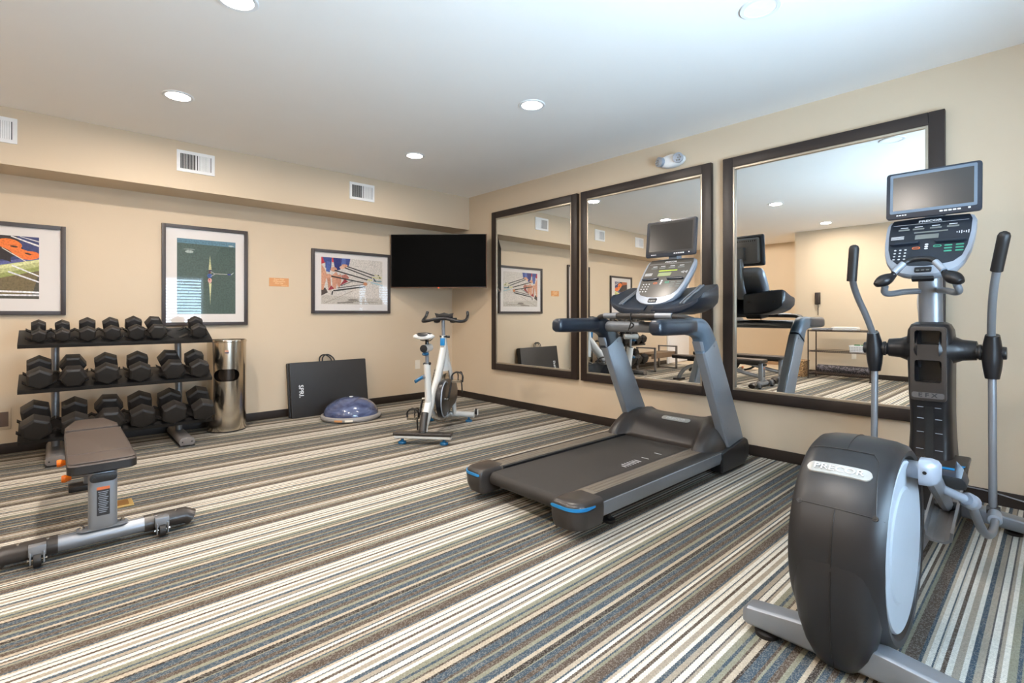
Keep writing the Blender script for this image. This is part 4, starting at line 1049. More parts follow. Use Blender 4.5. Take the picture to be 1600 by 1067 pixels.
# cross bar, front bar, lanyard
b_ = B(); tube(b_, [(-.975, CY - .385, 1.052), (-.975, CY + .385, 1.052)], .040, 20, 0, flat=((1, 0, 0), 1.2)); tp('cross_bar', b_, 'silver')
b_ = B(); tube(b_, [(-1.05, CY + .392, 1.110), (-1.10, CY + .34, 1.132), (-1.13, CY + .2, 1.136), (-1.135, CY, 1.136), (-1.13, CY - .2, 1.136), (-1.10, CY - .34, 1.132), (-1.05, CY - .392, 1.110)], .020, 14, 2); sb = tp('front_bar', b_, 'hood')
for s in (-1, 1):
    q = B(); tube(q, [(-1.131, CY + s * .16, 1.138), (-1.122, CY + s * .28, 1.137)], .0212, 14, 0); obj('pulse_contact', q, M['silver'], sb)
b_ = B(); tube(b_, [(-1.15, CY + .03, 1.158), (-1.158, CY + .03, 1.13), (-1.155, CY + .022, 1.09), (-1.15, CY + .04, 1.06), (-1.15, CY + .05, 1.03)], .004, 8, 2)
tube(b_, [(-1.155, CY + .02, 1.09), (-1.15, CY + .0, 1.07), (-1.155, CY + .035, 1.045)], .006, 8, 1); tube(b_, [(-1.135, CY + .03, 1.110), (-1.16, CY + .03, 1.135), (-1.135, CY + .03, 1.160), (-1.112, CY + .03, 1.135), (-1.135, CY + .03, 1.110)], .005, 8, 1); tp('safety_lanyard', b_, 'blackm')
b_ = B(); prism(b_, [(-1.10, 1.115), (-.93, 1.10), (-.86, 1.15), (-.80, 1.25), (-.72, 1.34), (-.80, 1.36), (-.92, 1.22), (-1.0, 1.16), (-1.10, 1.150)], CY - .075, CY + .075, XZ); tp('console_neck', b_, 'blackp', bevel=.016, seg=3)
# side trays (cup and reading holders) sweeping up at each side
for s in (-1, 1):
    b_ = B(); rs = []
    for q, zb, zt, xa, xb in ((.03, 1.138, 1.34, -.985, -.625), (.17, 1.142, 1.352, -.985, -.62), (.26, 1.160, 1.362, -.975, -.62), (.33, 1.192, 1.368, -.955, -.622), (.366, 1.225, 1.368, -.935, -.63), (.380, 1.262, 1.358, -.905, -.65), (.383, 1.290, 1.340, -.880, -.67)):
        rs.append([Vector((a, CY + s * q, c)) for a, c in ((xa, zb + .012), (xa + .02, zb), (xb - .01, zb + .004), (xb, zb + .02), (xb, zt - .012), (xb - .012, zt), (xb - .04, zt - .006), (xa + .06, zb + (zt - zb) * .40), (xa + .02, zb + (zt - zb) * .30), (xa, zb + (zt - zb) * .22))])
    rings(b_, rs); wg = tp('side_tray', b_, 'navy', angle=35, bevel=.003, seg=2)
    for dy in (.245, .268):
        q = B(); tube(q, [(-.957, CY + s * dy, 1.222), (-.92, CY + s * dy, 1.243), (-.66, CY + s * dy, 1.362)], .0085, 10, 0); obj('cup_rail', q, M['silver'], wg)
    for dy in (.08, .30):
        q = B(); cyl(q, (-.6205, CY + s * dy, 1.26), (-.615, CY + s * dy, 1.26), .012, n=12); obj('screw_cap', q, M['blackm'], wg)
q = B(); bx(-1.0, -.99, CY - .05, CY + .05, 1.150, 1.158, q); tp('warning_label', q, 'orange')
tilt = Vector((.66, 0, .75))
console_head(tm, (-.935, CY, 1.222), (0, -1, 0), tilt, 'facet', 'silverl', 'lcd', bw=.212, hs=1.07)
b_ = B(); tube(b_, [(-.66, CY, 1.30), (-.58, CY, 1.45), (-.575, CY, 1.66)], .03, 12, 1, flat=((0, 1, 0), 1.6)); tp('screen_post', b_, 'silver')
machine_screen(tm, (-.66, CY + .0, 1.742), (0, -1, 0), (.10, 0, 1), .425, .288, 'navy', 'blackp')

# ------------------------------------------------------------------ elliptical trainer
EY = -5.385
el = thing('elliptical_trainer', (-1.3, EY, 0), 'black and silver elliptical trainer with round rear drum near the camera', 'elliptical trainer', world=True)
def ep(name, bm, m, **k): return obj(name, bm, M[m], el, **k)
# rear and front foot bars
b_ = B()
rings(b_, [[Vector((-2.31 + a + dx, y, c)) for a, c in rrect(.080, h_, .014, 3, (.0, .028 + h_ / 2))] for y, h_, dx in ((-5.078, .052, .01), (-5.095, .066, .0), (-5.25, .085, .0), (-5.385, .10, .0), (-5.53, .085, .0), (-5.70, .066, .0), (-5.72, .052, .01))])
rf = ep('rear_foot_bar', b_, 'silver', angle=30)
for y in (-5.15, -5.64):
    q = B(); lathe(q, [(.038, 0), (.040, .015), (.030, .020), (.015, .030)], 24, c=(-2.31, y, 0)); obj('leveling_pad', q, M['rubber'], rf)
b_ = B(); rings(b_, [[Vector((xx + a, y, c)) for a, c in rrect(.10, h_, .016, 3, (0, .032 + h_ / 2))] for y, h_, xx in ((-4.985, .045, -.50), (-5.01, .06, -.49), (-5.39, .085, -.44), (-5.765, .06, -.53), (-5.79, .045, -.54))])
ff_ = ep('front_foot_bar', b_, 'silver', angle=30)
for y in (-5.08, -5.70):
    q = B(); lathe(q, [(.034, 0), (.036, .015), (.026, .022), (.012, .036)], 20, c=(-.50, y, 0)); obj('leveling_pad', q, M['rubber'], ff_)
b_ = B(); bx(-2.30, -.46, EY - .045, EY + .045, .040, .110, b_); ep('main_beam', b_, 'silver', bevel=.008)
# drum: lathed shell about the y axis
DX, DZ = -2.055, .362
DY = EY + .010
sc = B()
pf = [(.286, DY - .112), (.300, DY - .131), (.318, DY - .134), (.334, DY - .121), (.343, DY - .09), (.3475, DY - .03), (.3475, DY + .03), (.343, DY + .09), (.334, DY + .121), (.318, DY + .134), (.300, DY + .131), (.286, DY + .112)]
rs = []
n = 72
for r, y in pf:
    ring = []
    for k in range(n):
        t = 2 * PI * k / n; cx_, sz = math.cos(t), math.sin(t)
        # lower rear of the shell runs straighter down to the foot bar
        rr = r
        ring.append(Vector((DX + rr * cx_, y, DZ + rr * sz)))
    rs.append(ring)
rings(sc, rs, cap=True); sh = ep('drum_shell', sc, 'shell', angle=40)
b_ = B(); rs = []
for z, xr, w in ((.40, -2.395, .126), (.34, -2.408, .130), (.24, -2.412, .127), (.15, -2.405, .115), (.08, -2.39, .095), (.03, -2.37, .070), (.015, -2.35, .060)):
    ring = []
    for k in range(17):
        q = -1 + k / 8; ring.append(Vector((xr + .014 * q * q + .050 * abs(q) ** 7, DY + w * q, z)))
    ring += [Vector((-2.20, DY + w * .80, z)), Vector((-2.20, DY - w * .80, z))]
    rs.append(ring)
rings(b_, rs); lsh = ep('lower_shroud', b_, 'shell', angle=60)
q = B(); tube(q, [(xr - .0006, DY, z) for z, xr in ((.345, -2.408), (.24, -2.412), (.15, -2.405), (.08, -2.39), (.03, -2.37))], .0016, 6, 1); obj('shroud_seam', q, M['blackm'], lsh)
def shell_r(y):
    a = abs(y - DY)
    for (r0, y0), (r1, y1) in zip([(.3475, 0), (.3475, .03), (.343, .09), (.334, .121)], [(.3475, .03), (.343, .09), (.334, .121), (.318, .134)]):
        if y0 <= a <= y1: return r0 + (r1 - r0) * (a - y0) / (y1 - y0)
    return .33
def on_shell(deg, y, lift=.0008):
    r = shell_r(y) + lift; t = math.radians(deg); return Vector((DX + r * math.cos(t), y, DZ + r * math.sin(t)))
seams = B()
tube(seams, [on_shell(151, DY + .128 - .256 * k / 12) for k in range(13)], .0016, 6, 0)
tube(seams, [on_shell(151 + 30 * k / 12, DY + .0) for k in range(13)], .0016, 6, 0)
tube(seams, [on_shell(112, DY + .125 - .195 * k / 12) for k in range(13)] + [on_shell(118 + 33 * k / 8, DY - .088 - .02 * k / 8) for k in range(9)], .0015, 6, 0)
tube(seams, [on_shell(60 + 52 * k / 12, DY + .01) for k in range(13)], .0016, 6, 0)
obj('shell_seams', seams, M['blackm'], sh, kind='stuff')
# name badge following the drum
b_ = B(); rs = []
for k in range(49):
    q = -1 + 2 * k / 48; y = DY + .012 - q * .094; hh = 3.7 * math.sqrt(max(.01, 1 - max(0, (abs(q) - .78) / .22) ** 2))
    rs.append([on_shell(129 - hh, y, .0), on_shell(129 - hh * .9, y, .004), on_shell(129 + hh * .9, y, .004), on_shell(129 + hh, y, .0)])
rings(b_, rs); bd = obj('name_badge', b_, M['badge'], sh, angle=60)
tdir = math.radians(129); text('lettering', 'PRECOR', .030, on_shell(129, DY + .012, .0046), (0, -1, 0), (math.sin(tdir), 0, -math.cos(tdir)), M['ltext'], bd, squash=1.3, depth=.002)
for y in (DY + .105, DY - .105):
    q = B(); c_ = on_shell(151, y, -.002); d_ = (on_shell(151, y, .01) - c_).normalized()
    cyl(q, c_, c_ + d_ * .005, .009, .008, 14); cyl(q, c_ + d_ * .005, c_ + d_ * .0065, .004, .003, 8); obj('screw', q, M['blackm'], sh, bevel=0)
for s in (-1, 1):
    b_ = B(); lathe(b_, [(.02, DY + s * .123), (.10, DY + s * .1235), (.185, DY + s * .126), (.195, DY + s * .1215), (.25, DY + s * .123), (.278, DY + s * .128), (.283, DY + s * .123), (.283, DY + s * .110)], 64, 'Y', (DX, 0, DZ)); ep('crank_disc', b_, 'disc', angle=20)
# crank joints, pedal arms, ramps
def elside(s, cr_deg):
    a = math.radians(cr_deg); Rr = .258
    yj = EY + s * .15; J = Vector((DX + Rr * math.cos(a), yj, DZ + Rr * math.sin(a)))
    b_ = B(); cyl(b_, (J.x, EY + s * .10, J.z), (J.x, EY + s * .155, J.z), .030, n=20); ep('crank_pin', b_, 'silverl')
    b_ = B(); P0, P1 = Vector((J.x - .015, EY + s * .155, J.z + .012)), Vector((J.x + .075, EY + s * .215, J.z - .008))
    rings(b_, [[Vector((J.x + dx, yy, J.z)) + Vector((c * h_ * .9, 0, aa * h_)) for aa, c in rrect(1, 1, .3, 4)] for dx, yy, h_ in ((-.005, EY + s * .148, .090), (.0, EY + s * .175, .090), (.012, EY + s * .192, .076), (.018, EY + s * .200, .052))])
    jc = ep('crank_joint', b_, 'silverl', angle=45)
    q = B(); cyl(q, (J.x - .041, EY + s * .165, J.z + .004), (J.x - .045, EY + s * .165, J.z + .004), .006, n=10); obj('joint_screw', q, M['blackm'], jc)
    E_ = Vector((-1.02, EY + s * .105, .235)); E0 = Vector((J.x + .02, EY + s * .172, J.z - .01))
    b_ = B(); tube(b_, [E0, E0.lerp(E_, .3) + Vector((0, 0, .0)), E_], .026, 10, 1, flat=((0, 0, 1), 1.5)); ep('pedal_arm', b_, 'silver')
    # foot plate lying on the arm
    d = (E_ - E0).normalized(); mid = E0.lerp(E_, .42); nrm = Vector((d.z, 0, -d.x)); nrm = -nrm if nrm.z < 0 else nrm
    b_ = B(); rs = []
    for q_, w_, e_ in ((-.20, .045, .028), (-.19, .062, .010), (-.10, .070, .004), (.05, .072, .004), (.15, .066, .008), (.185, .045, .030)):
        c_ = mid + d * q_ + nrm * .045 + Vector((0, s * .012, 0))
        rs.append([c_ + Vector((0, yy * w_, 0)) + nrm * hh for yy, hh in ((-1, -.014), (1, -.014), (1.08, .012 + e_ * .8), (1.0, .020 + e_), (.92, .008), (-.92, .008), (-1.0, .020 + e_), (-1.08, .012 + e_ * .8))])
    rings(b_, rs); ep('foot_plate', b_, 'navy', angle=40)
    b_ = B(); cyl(b_, E_ + Vector((0, -.045, -.01)), E_ + Vector((0, .045, -.01)), .026, n=20); ep('ramp_roller', b_, 'rubber')
    # ramp channel
    R0, R1 = Vector((-1.28, EY + s * .105, .140)), Vector((-.66, EY + s * .100, .330)); dr_ = (R1 - R0).normalized(); nr = Vector((-dr_.z, 0, dr_.x))
    b_ = B(); rings(b_, [[p_ + Vector((0, yy, 0)) + nr * hh for yy, hh in ((-.055, .05), (-.045, .052), (-.040, .012), (-.020, -.004), (.020, -.004), (.040, .012), (.045, .052), (.055, .05), (.050, .004), (.026, -.014), (-.026, -.014), (-.050, .004))] for p_ in (R0, R1)])
    ep('ramp_channel', b_, 'greyf', angle=30)
    # link tube to the swinging arm
    K = Vector((-1.53, EY + s * .235, .412)); ab = Vector((-.79, EY + s * .262, .152))
    b_ = B(); tube(b_, [E0.lerp(E_, .30), E0.lerp(E_, .36) + Vector((0, s * .03, -.01)), K], .017, 12, 1); ep('link_stub', b_, 'silverl')
    b_ = B(); dk = Vector((.8, s * .20, -.35)).normalized(); tube(b_, [K - dk * .035, K - dk * .02, K + dk * .035, K + dk * .048], lambda q_: .030 if .08 < q_ < .85 else .022, 18, 1); ep('link_cap', b_, 'silverl', angle=60)
    b_ = B(); tube(b_, [K + dk * .02 + Vector((0, 0, -.01)), (-1.44, EY + s * .243, .34), (-1.30, EY + s * .252, .235), (-1.14, EY + s * .260, .165), (-.98, EY + s * .264, .135), (-.86, EY + s * .264, .145), ab], .0165, 14, 2); ep('link_tube', b_, 'silver', angle=60)
    b_ = B(); cyl(b_, ab + Vector((-.045, 0, -.003)), ab + Vector((.05, -s * .006, .004)), .028, .026, 18); ep('arm_cap', b_, 'silverl', bevel=.006)
    return J
elside(-1, 72); elside(1, 252)
# column with shoulders
col = B(); rs = []
def csec(xf, xb, hy, z, r=.35):
    cx_, hx = (xf + xb) / 2, (xb - xf) / 2
    return [Vector((cx_ + a * 2 * hx, EY + c * 2 * hy, z)) for a, c in rrect(1, 1, r, 5)]
for z, xf, xb, hy in ((.04, -.80, -.38, .11), (.20, -.76, -.40, .105), (.35, -.725, -.44, .098), (.50, -.705, -.47, .092), (.62, -.715, -.48, .09), (.72, -.745, -.50, .092), (.90, -.755, -.52, .095), (1.01, -.758, -.54, .098), (1.065, -.752, -.56, .093), (1.095, -.735, -.58, .080), (1.108, -.70, -.60, .060)):
    rs.append(csec(xf, xb, hy, z, .22))
rings(col, rs); cl = ep('column', col, 'blackp', angle=40)
fc = plane_f((-.757, EY, .895), (0, -1, 0), (0, 0, 1))
fas = obj('column_fascia', prism(B(), rrect(.152, .395, .016, 4, (0, -.010)), -.02, .006, fc), M['hood'], cl, bevel=.002)
tube_ct = B(); prism(tube_ct, rrect(.112, .118, .012, 3, (0, -.050)), -.10, .05, fc); cutout(fas, tube_ct)
tube_ct = B(); prism(tube_ct, rrect(.112, .075, .012, 3, (0, .130)), -.10, .05, fc); cutout(fas, tube_ct)
for cy_, hh in ((-.050, .118), (.130, .075)):
    tube_ct = B(); prism(tube_ct, rrect(.112, hh, .012, 3, (0, cy_)), -.12, .05, fc); cutout(cl, tube_ct)
    q = B(); ri = rrect(.114, hh + .002, .013, 3, (0, cy_)); rings(q, [[fc(a, c, -.118) for a, c in ri], [fc(a, c, .003) for a, c in ri]], cap=False)
    q.faces.new([v for v in q.verts][:len(ri)]); obj('holder_pocket', q, M['blackp'], cl)
text('lettering', 'E F X', .030, fc(0, -.178, .0064), (0, -1, 0), (0, 0, 1), M['dtext'], cl, bold=.0008, squash=1.2)
q = B(); prism(q, rrect(.135, .030, .010, 4, (0, -.178)), .005, .0062, fc); obj('badge_strip', q, mat('grey_strip', srgb(92, 88, 86), .4), cl)
def colfront(z):
    P = [(.20, -.76), (.35, -.725), (.50, -.705), (.62, -.715), (.72, -.745)]
    for (z0, x0), (z1, x1) in zip(P, P[1:]):
        if z0 <= z <= z1: return x0 + (x1 - x0) * (z - z0) / (z1 - z0)
    return -.72
q = B(); rings(q, [[Vector((colfront(z) - .002, EY + y, z)) for y in (-.018, .018)] for z in (.34, .42, .50, .56, .62, .655)], close=False, cap=False)
obj('incline_slot', q, mat('slot_black', (.004, .004, .004, 1), .7), cl)
q = B()
for z, w in ((.648, .05), (.585, .052), (.51, .054), (.42, .056)):
    for s in (-1, 1): tube(q, [(colfront(z) - .002, EY + s * .024, z), (colfront(z) - .002, EY + s * w, z)], .0016, 6, 0)
obj('incline_marks', q, M['silverl'], cl, kind='stuff')
b_ = B(); rings(b_, [[Vector((x, EY + y, z)) for y in (-.16, -.13, .13, .16)] + [Vector((x, EY + y, z - .03 if k else z - .02)) for y in (.16, -.16)] for k, (x, z) in enumerate(((-.62, .395), (-.74, .37), (-.80, .345), (-.83, .31)))])
bc = ep('base_cover', b_, 'hood', bevel=.012, seg=3)
for s in (-1, 1):
    q = B(); prism(q, [(s * .045, .0), (s * .125, .0), (s * .150, .05), (s * .134, .05), (s * .113, .016), (s * .045, .016)][::s], 0, .003, plane_f((-.805, EY, .350), (0, -1, 0), (.9, 0, .33))); obj('blue_inlay', q, M['blue'], bc)
# shoulders, pivots, swing arms
for s, top in ((1, [(-.775, .245, 1.03), (-.85, .262, 1.14), (-.93, .285, 1.24), (-1.02, .290, 1.33), (-1.085, .272, 1.40), (-1.10, .262, 1.50)]), (-1, [(-.765, .243, 1.03), (-.83, .248, 1.14), (-.89, .258, 1.26), (-.95, .274, 1.36), (-1.02, .303, 1.512)])):
    b_ = B(); lathe(b_, [(.105, EY + s * .045), (.092, EY + s * .075), (.070, EY + s * .10), (.056, EY + s * .13), (.050, EY + s * .185), (.034, EY + s * .19)], 28, 'Y', (-.665, 0, .96)); ep('shoulder', b_, 'blackp', angle=50)
    b_ = B(); lathe(b_, [(.034, EY + s * .185), (.034, EY + s * .193), (.040, EY + s * .195), (.040, EY + s * .205), (.034, EY + s * .207), (.034, EY + s * .225)], 28, 'Y', (-.70, 0, .955)); ep('pivot_ring', b_, 'blackm')
    b_ = B(); tube(b_, [(-.705, EY + s * .245, .825), (-.708, EY + s * .245, .90), (-.712, EY + s * .245, .97), (-.735, EY + s * .248, 1.045)], lambda q_: .028 + .012 * math.sin(PI * min(1, q_ * 1.0)), 20, 2, flat=((1, 0, 0), 1.25)); ep('arm_bracket', b_, 'blackp', angle=60)
    b_ = B(); cyl(b_, (-.70, EY + s * .27, .955), (-.70, EY + s * .298, .955), .034, .032, 24); ep('pivot_cap', b_, 'blackp', bevel=.004)
    pts = [(x + .035, EY + s * y, z) for x, y, z in top]
    b_ = B(); tube(b_, pts, .0165, 16, 2); ar = ep('swing_arm', b_, 'silver', angle=60)
    a_, z_ = Vector(pts[-2]), Vector(pts[-1]); d = (z_ - a_).normalized(); st_ = z_ - d * .155
    q = B(); tube(q, [st_ - d * .02, st_, z_ + d * .005, z_ + d * .018], lambda q_: .0235 if q_ < .9 else .0235 * math.sqrt(max(.12, 1 - ((q_ - .9) / .1) ** 2)), 18, 2); obj('hand_grip', q, M['rubber'], ar, angle=60)
    b_ = B(); cyl(b_, (-.705, EY + s * .245, .84), (-.715, EY + s * .248, .155), .0165, n=20); ep('lower_arm', b_, 'silver')
    b_ = B(); cyl(b_, (-.715, EY + s * .225, .165), (-.715, EY + s * .275, .165), .022, n=16); ep('arm_joint', b_, 'blackm')
# neck and fixed handlebar
b_ = B(); tube(b_, [(-.66, EY, 1.10), (-.67, EY, 1.25), (-.69, EY, 1.34), (-.70, EY, 1.46)], .052, 20, 1, flat=((1, 0, 0), .8)); ep('neck', b_, 'silver')
b_ = B(); tube(b_, [(-1.00, EY + .140, 1.295), (-.98, EY + .150, 1.262), (-.93, EY + .13, 1.255), (-.85, EY + .09, 1.27), (-.73, EY + .045, 1.275)], .016, 14, 2); ep('handle_support', b_, 'silver')
b_ = B(); tube(b_, [(-1.00, EY - .140, 1.295), (-.98, EY - .150, 1.262), (-.93, EY - .13, 1.255), (-.85, EY - .09, 1.27), (-.73, EY - .045, 1.275)], .016, 14, 2); ep('handle_support', b_, 'silver')
b_ = B(); tube(b_, [(-1.04, EY + .115, 1.33), (-1.0, EY + .07, 1.40), (-.98, EY + .045, 1.425), (-.98, EY, 1.43), (-.98, EY - .045, 1.425), (-1.0, EY - .07, 1.40), (-1.04, EY - .115, 1.33)], .014, 14, 2, flat=((1, 0, 0), 1.3)); fh = ep('fixed_handlebar', b_, 'blackp')
for s in (-1, 1):
    q = B(); tube(q, [(-1.035, EY + s * .098, 1.362), (-1.008, EY + s * .062, 1.408)], .0152, 14, 0, flat=((1, 0, 0), 1.3)); obj('pulse_contact', q, M['silverl'], fh)
    q = B(); a_ = Vector((-1.02, EY + s * .098, 1.352)); z_ = Vector((-1.075, EY + s * .165, 1.300)); rs_ = (.014, .020, .030, .034, .030, .014)
    tube(q, [a_.lerp(z_, k / 5) for k in range(6)], lambda q_: .016 + .020 * math.sin(PI * min(1, q_) ** 1.15), 18, 1, flat=((0, 0, 1), .8)); obj('thumb_rest', q, M['blackp'], fh, angle=60)
console_head(el, (-.92, EY, 1.352), (0, -1, 0), (.62, 0, .79), 'facen', 'silverl', 'lcdg', bw=.190, hs=.93)
machine_screen(el, (-.70, EY - .008, 1.812), (0, -1, 0), (.08, 0, 1), .400, .262, 'navy', 'steelblue')
b_ = B(); tube(b_, [(-.56, EY, 1.60), (-.58, EY, 1.70), (-.60, EY, 1.84)], .026, 12, 1, flat=((0, 1, 0), 1.5)); ep('screen_post', b_, 'silver')
b_ = B(); tube(b_, [(-.02, -4.9, .012), (-.03, -5.3, .05), (-.05, -5.5, .10), (-.06, -5.8, .05), (-.04, -6.3, .012)], .004, 8, 2)
cd = obj('power_cord', b_, M['silver']); tag(cd, 'thin grey power cord along the baseboard behind the elliptical trainer foot', 'cord')

# ------------------------------------------------------------------ weight benches
def make_bench():
    t = thing('weight_bench', (0, 0, 0), '', 'weight bench', 'weight benches on the carpet')
    def wp(name, bm, m, **k): return obj(name, bm, M[m], t, **k)
    # origin under the wheel bar centre; +y runs towards the back wall
    b_ = B(); tube(b_, [(-.34, 0, .062), (.34, 0, .062)], .038, 18, 0, flat=((0, 1, 0), 1.15)); wp('wheel_bar', b_, 'silver')
    for s in (-1, 1):
        b_ = B(); tube(b_, [(s * .165, 0, .063), (s * .345, 0, .063), (s * .372, 0, .045)], .0415, 18, 0, flat=((0, 1, 0), 1.2)); sl = wp('rubber_sleeve', b_, 'hood', angle=50)
        for xx in (.20, .30):
            q = B(); cyl(q, (s * xx, -.012, .100), (s * xx, -.012, .106), .007, n=10); obj('rivet', q, M['chrome'], sl)
        b_ = B(); x = s * .235; bx(x - .030, x + .030, -.075, -.030, .052, .098, b_); bx(x - .026, x - .020, -.092, -.045, .022, .075, b_); bx(x + .020, x + .026, -.092, -.045, .022, .075, b_); br = wp('wheel_bracket', b_, 'silver', bevel=.003)
        q = B(); cyl(q, (x - .014, -.068, .032), (x + .014, -.068, .032), .031, n=24); obj('wheel', q, M['rubber'], br, bevel=.004)
        q = B(); cyl(q, (x - .034, -.068, .036), (x + .034, -.068, .036), .006, n=8); obj('axle', q, M['chrome'], br)
    b_ = B(); prism(b_, rrect(.20, .075, .03, 4), .098, .106, lambda a, c, d: Vector((a, c, d))); pl_ = wp('weld_plate', b_, 'silver')
    for s in (-1, 1):
        q = B(); cyl(q, (s * .078, 0, .106), (s * .078, 0, .114), .011, n=6); cyl(q, (s * .078, 0, .114), (s * .078, 0, .122), .006, n=8); obj('bolt', q, M['chrome'], pl_)
    b_ = B(); prism(b_, rrect(.112, .075, .022, 4), .10, .375, lambda a, c, d: Vector((a, c + .0, d))); wp('front_post', b_, 'silver', bevel=.002)
    fp_ = plane_f((0, -.0376, .235), (1, 0, 0), (0, 0, 1))
    lb = wp('warning_sticker', prism(B(), rrect(.050, .140, .002, 1), 0, .0008, fp_), 'dtext')
    obj('sticker_header', prism(B(), rrect(.050, .014, .001, 1, (0, .063)), .0007, .0014, fp_), M['otext'], lb)
    q = B()
    for k in range(12): prism(q, rrect(.040 - .006 * (k % 3), .003, .001, 1, (-.001 * (k % 3), .045 - .009 * k)), .0007, .0012, fp_)
    obj('sticker_print', q, M['silverl'], lb, kind='stuff')
    b_ = B(); prism(b_, rrect(.105, .040, .019, 5, (0, .118)), .004, .020, fp_); ls = wp('pad_stop', b_, 'blackp', bevel=.002)
    for s in (-1, 1):
        q = B(); cyl(q, fp_(s * .035, .118, .019), fp_(s * .035, .118, .023), .007, n=10); obj('bolt', q, M['blackm'], ls)
    # spine arching from the front post to the rear foot
    b_ = B(); tube(b_, [(0, .0, .16), (0, .25, .20), (0, .55, .28), (0, .82, .285), (0, 1.02, .22), (0, 1.12, .10), (0, 1.15, .02)], .032, 16, 3, flat=((1, 0, 0), 1.15)); wp('spine', b_, 'silver')
    b_ = B(); bx(-.11, .11, 1.08, 1.20, .0, .035, b_); wp('rear_foot', b_, 'rubber', bevel=.008)
    b_ = B(); tube(b_, [(0, .35, .36), (0, .40, .27), (0, .50, .19), (0, .62, .15)], .016, 10, 2, flat=((0, 1, 0), 1.5)); wp('adjuster_rail', b_, 'blackm')
    b_ = B(); tube(b_, [(0, .75, .36), (0, .86, .28), (0, .95, .17)], .016, 10, 2, flat=((0, 1, 0), 1.5)); wp('adjuster_rail', b_, 'blackm')
    b_ = B(); bx(-.03, .03, .02, .98, .340, .372, b_); wp('pad_carrier', b_, 'blackm', bevel=.004)
    b_ = B(); bx(-.028, .028, .50, .80, .27, .345, b_); wp('hinge_block', b_, 'greyf', bevel=.006)
    for y, z, e in ((.36, .362, .012), (.36, .276, .030)):
        b_ = B(); cyl(b_, (-.140 + e, y, z), (-.165 + e, y, z), .011, .020, 14); cyl(b_, (-.165 + e, y, z), (-.180 + e, y, z), .020, .018, 14); kn = wp('pull_knob', b_, 'orange'); q = B(); cyl(q, (-.03, y, z), (-.141 + e, y, z), .008, n=10); obj('knob_stem', q, M['greyf'], kn)
    def pad(name, outline, z0, z1):
        b_ = B(); n = len(outline); cx = sum(a for a, c in outline) / n; cy = sum(c for a, c in outline) / n
        rs = []
        for k, z in ((.93, z0), (1.0, z0 + .012), (1.0, z1 - .014), (.985, z1 - .004), (.95, z1)):
            rs.append([Vector((cx + (a - cx) * k, cy + (c - cy) * k + 0, z)) for a, c in outline])
        rings(b_, rs[2:]); p_ = wp(name, b_, 'vinyl', angle=50)
        q = B(); rings(q, [[v + Vector(((v.x - cx) * .004, (v.y - cy) * .002, 0)) for v in r] for r in rs[:3]]); obj('pad_side', q, M['rubber'], p_, angle=50)
        q = B(); P = [Vector((cx + (a - cx) * .975, cy + (c - cy) * .985, z1 - .002)) for a, c in outline]; tube(q, P + [P[0]], .0028, 6, 0); obj('piping', q, M['piping'], p_)
        return p_
    bp = pad('back_pad', rrect(.268, .905, .035, 4, (0, .405)), .372, .435)
    q = B(); tube(q, [(-.130, .165, .4345), (.130, .165, .4345)], .0022, 6, 0); obj('seam', q, M['piping'], bp)
    pad('seat_pad', [(-.128, .875), (.128, .875), (.130, .98), (.075, 1.235), (.055, 1.25), (-.055, 1.25), (-.075, 1.235), (-.130, .98)], .376, .437)
    return t
be = make_bench(); be.location = (-4.02, -2.655, 0); be['label'] = 'grey upholstered weight bench with black wheel bar in front of the dumbbell rack'
b2 = copy_tree(be); b2.location = (-4.92, -2.62, 0); b2['label'] = 'second weight bench outside the photo edge, seen in the large mirror'

# ------------------------------------------------------------------ things behind the camera side, seen in the mirrors
tb = thing('low_bench', (-5.15, -.46, 0), 'low brown bench with square metal end frames, seen in the middle mirror', 'bench', world=True)
for y in (-.62, -.30):
    b_ = B(); bx(-5.68, -4.68, min(y, y + .02), max(y, y + .02), .255, .355, b_); obj('side_board', b_, M['wood'], tb, bevel=.003)
b_ = B(); bx(-5.68, -4.68, -.62, -.28, .345, .360, b_); obj('top_board', b_, M['wood'], tb, bevel=.003)
for x in (-5.62, -4.74):
    b_ = B()
    for y in (-.65, -.25): bx(x - .02, x + .02, y - .015, y + .015, .0, .47, b_)
    bx(x - .02, x + .02, -.665, -.235, .455, .48, b_); bx(x - .02, x + .02, -.665, -.235, .0, .03, b_); obj('end_frame', b_, M['greyf'], tb)
ws = thing('wire_shelf', (-6.02, -3.2, 0), 'three tier bronze wire shelf against the wall, seen in the large mirror', 'shelf', world=True)
WX0, WX1, WY0, WY1 = -6.24, -5.82, -3.67, -2.74
for x in (WX0, WX1):
    for y in (WY0, WY1):
        b_ = B(); cyl(b_, (x, y, .0), (x, y, .87), .011, n=12); cyl(b_, (x, y, 0), (x, y, .02), .016, n=12); obj('post', b_, M['wiref'], ws)
for z in (.10, .48, .845):
    b_ = B()
    for x in (WX0, WX1): cyl(b_, (x, WY0, z), (x, WY1, z), .006, n=8); cyl(b_, (x, WY0, z + .022), (x, WY1, z + .022), .004, n=8)
    for y in (WY0, WY1): cyl(b_, (WX0, y, z), (WX1, y, z), .006, n=8)
    for k in range(30): y = WY0 + (WY1 - WY0) * k / 29; cyl(b_, (WX0, y, z + .006), (WX1, y, z + .006), .003, n=6)
    obj('wire_tray', b_, M['wiref'], ws, kind='stuff')
def towels(x, y, w, d, nlay, m, lab):
    t = thing('folded_towels', (x, y, .856), lab, 'towels', 'towels on the wire shelf')
    for k in range(nlay):
        b_ = B(); box(b_, (random.uniform(-.01, .01), random.uniform(-.012, .012), .012 + k * .021), (d, w, .019), Matrix.Rotation(random.uniform(-.06, .06), 4, 'Z')); obj('towel', b_, M[m], t, bevel=.008, seg=3)
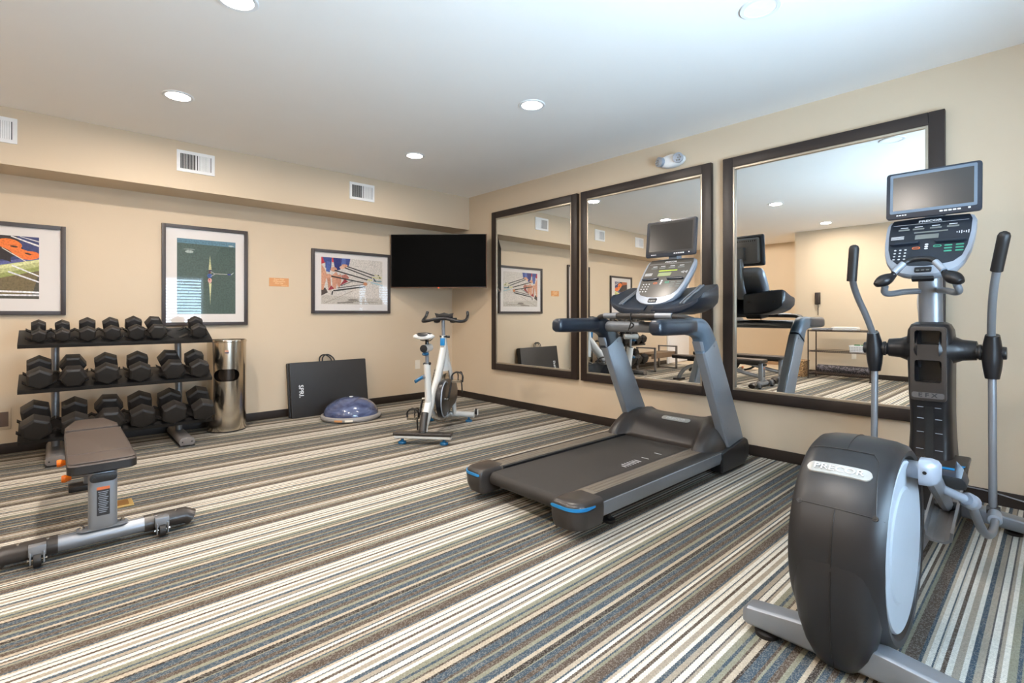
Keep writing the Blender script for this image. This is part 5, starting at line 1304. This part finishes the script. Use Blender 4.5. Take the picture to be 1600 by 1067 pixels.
towels(-6.03, -2.90, .27, .30, 2, 'gtowel', 'thin pile of grey folded towels on top of the wire shelf')
towels(-6.03, -3.27, .36, .30, 3, 'towel', 'pile of white folded towels on top of the wire shelf')
bk2 = thing('storage_basket', (-5.98, -3.48, .49), 'white perforated basket on the middle tier of the wire shelf', 'basket')
b_ = B(); rings(b_, [[Vector((a, c, z)) for a, c in rrect(.20 * k, .27 * k, .02, 4)] for k, z in ((.92, 0), (1, .12), (.96, .12), (.88, .006))]); obj('body', b_, M['white'], bk2)
b_ = B()
for r in range(3):
    for k in range(11): cyl(b_, (.098, -.115 + .023 * k, .035 + .025 * r), (.1015, -.115 + .023 * k, .035 + .025 * r), .007, n=6)
obj('perforations', b_, M['greyf'], bk2, kind='stuff')
for k, yy in enumerate((-.07, 0.03)):
    gb = thing('green_bottle', (-5.98, -3.48 + yy, .497), 'green capped bottle lying in the white basket, %s the shelf end' % ('nearer' if k == 0 else 'farther from'), 'bottle', 'bottles in the white basket')
    b_ = B(); cyl(b_, (0, -.04, .10), (0, .04, .10), .028, n=16); obj('body', b_, M['green'], gb); b_ = B(); cyl(b_, (0, .04, .10), (0, .055, .10), .012, n=12); obj('cap', b_, M['white'], gb)
fr = thing('foam_roller', (-6.00, -3.24, .112), 'long dark marbled foam roller on the bottom tier of the wire shelf', 'foam roller')
b_ = B(); cyl(b_, (0, -.45, .068), (0, .40, .068), .066, n=32); obj('roll', b_, M['marble'], fr, bevel=.006)
b_ = B(); cyl(b_, (0, -.452, .068), (0, -.45, .068), .02, n=16); obj('core', b_, M['blackm'], fr)
wk = thing('wicker_basket', (-6.05, -2.50, 0), 'tan woven wicker basket on the floor beside the wire shelf', 'basket')
b_ = B(); rings(b_, [[Vector((a, c, z)) for a, c in rrect(.30 * k, .30 * k, .04, 5)] for k, z in ((.94, 0), (1, .15), (1.0, .29), (.94, .29), (.90, .02))]); obj('body', b_, M['wicker'], wk)
b_ = B(); rings(b_, [[Vector((a, c, z)) for a, c in rrect(.305 * k, .305 * k, .04, 5)] for k, z in ((1, .275), (1.03, .285), (1.0, .298), (.95, .292))]); obj('rim', b_, M['wicker'], wk)
ph = thing('wall_telephone', (XL, -2.69, 1.32), 'dark brown wall telephone with hanging cord above the wire shelf', 'telephone', world=True)
b_ = B(); bx(XL, XL + .035, -2.735, -2.645, 1.33, 1.555, b_); obj('base', b_, M['phone'], ph, bevel=.008)
b_ = B(); bx(XL + .035, XL + .075, -2.725, -2.665, 1.34, 1.55, b_); obj('handset', b_, M['phone'], ph, bevel=.014, seg=3)
b_ = B(); tube(b_, [(XL + .03 + .008 * math.cos(k * 1.9), -2.70 + .008 * math.sin(k * 1.9), 1.34 - .0055 * k) for k in range(40)], .004, 6, 0); obj('cord', b_, M['phone'], ph)
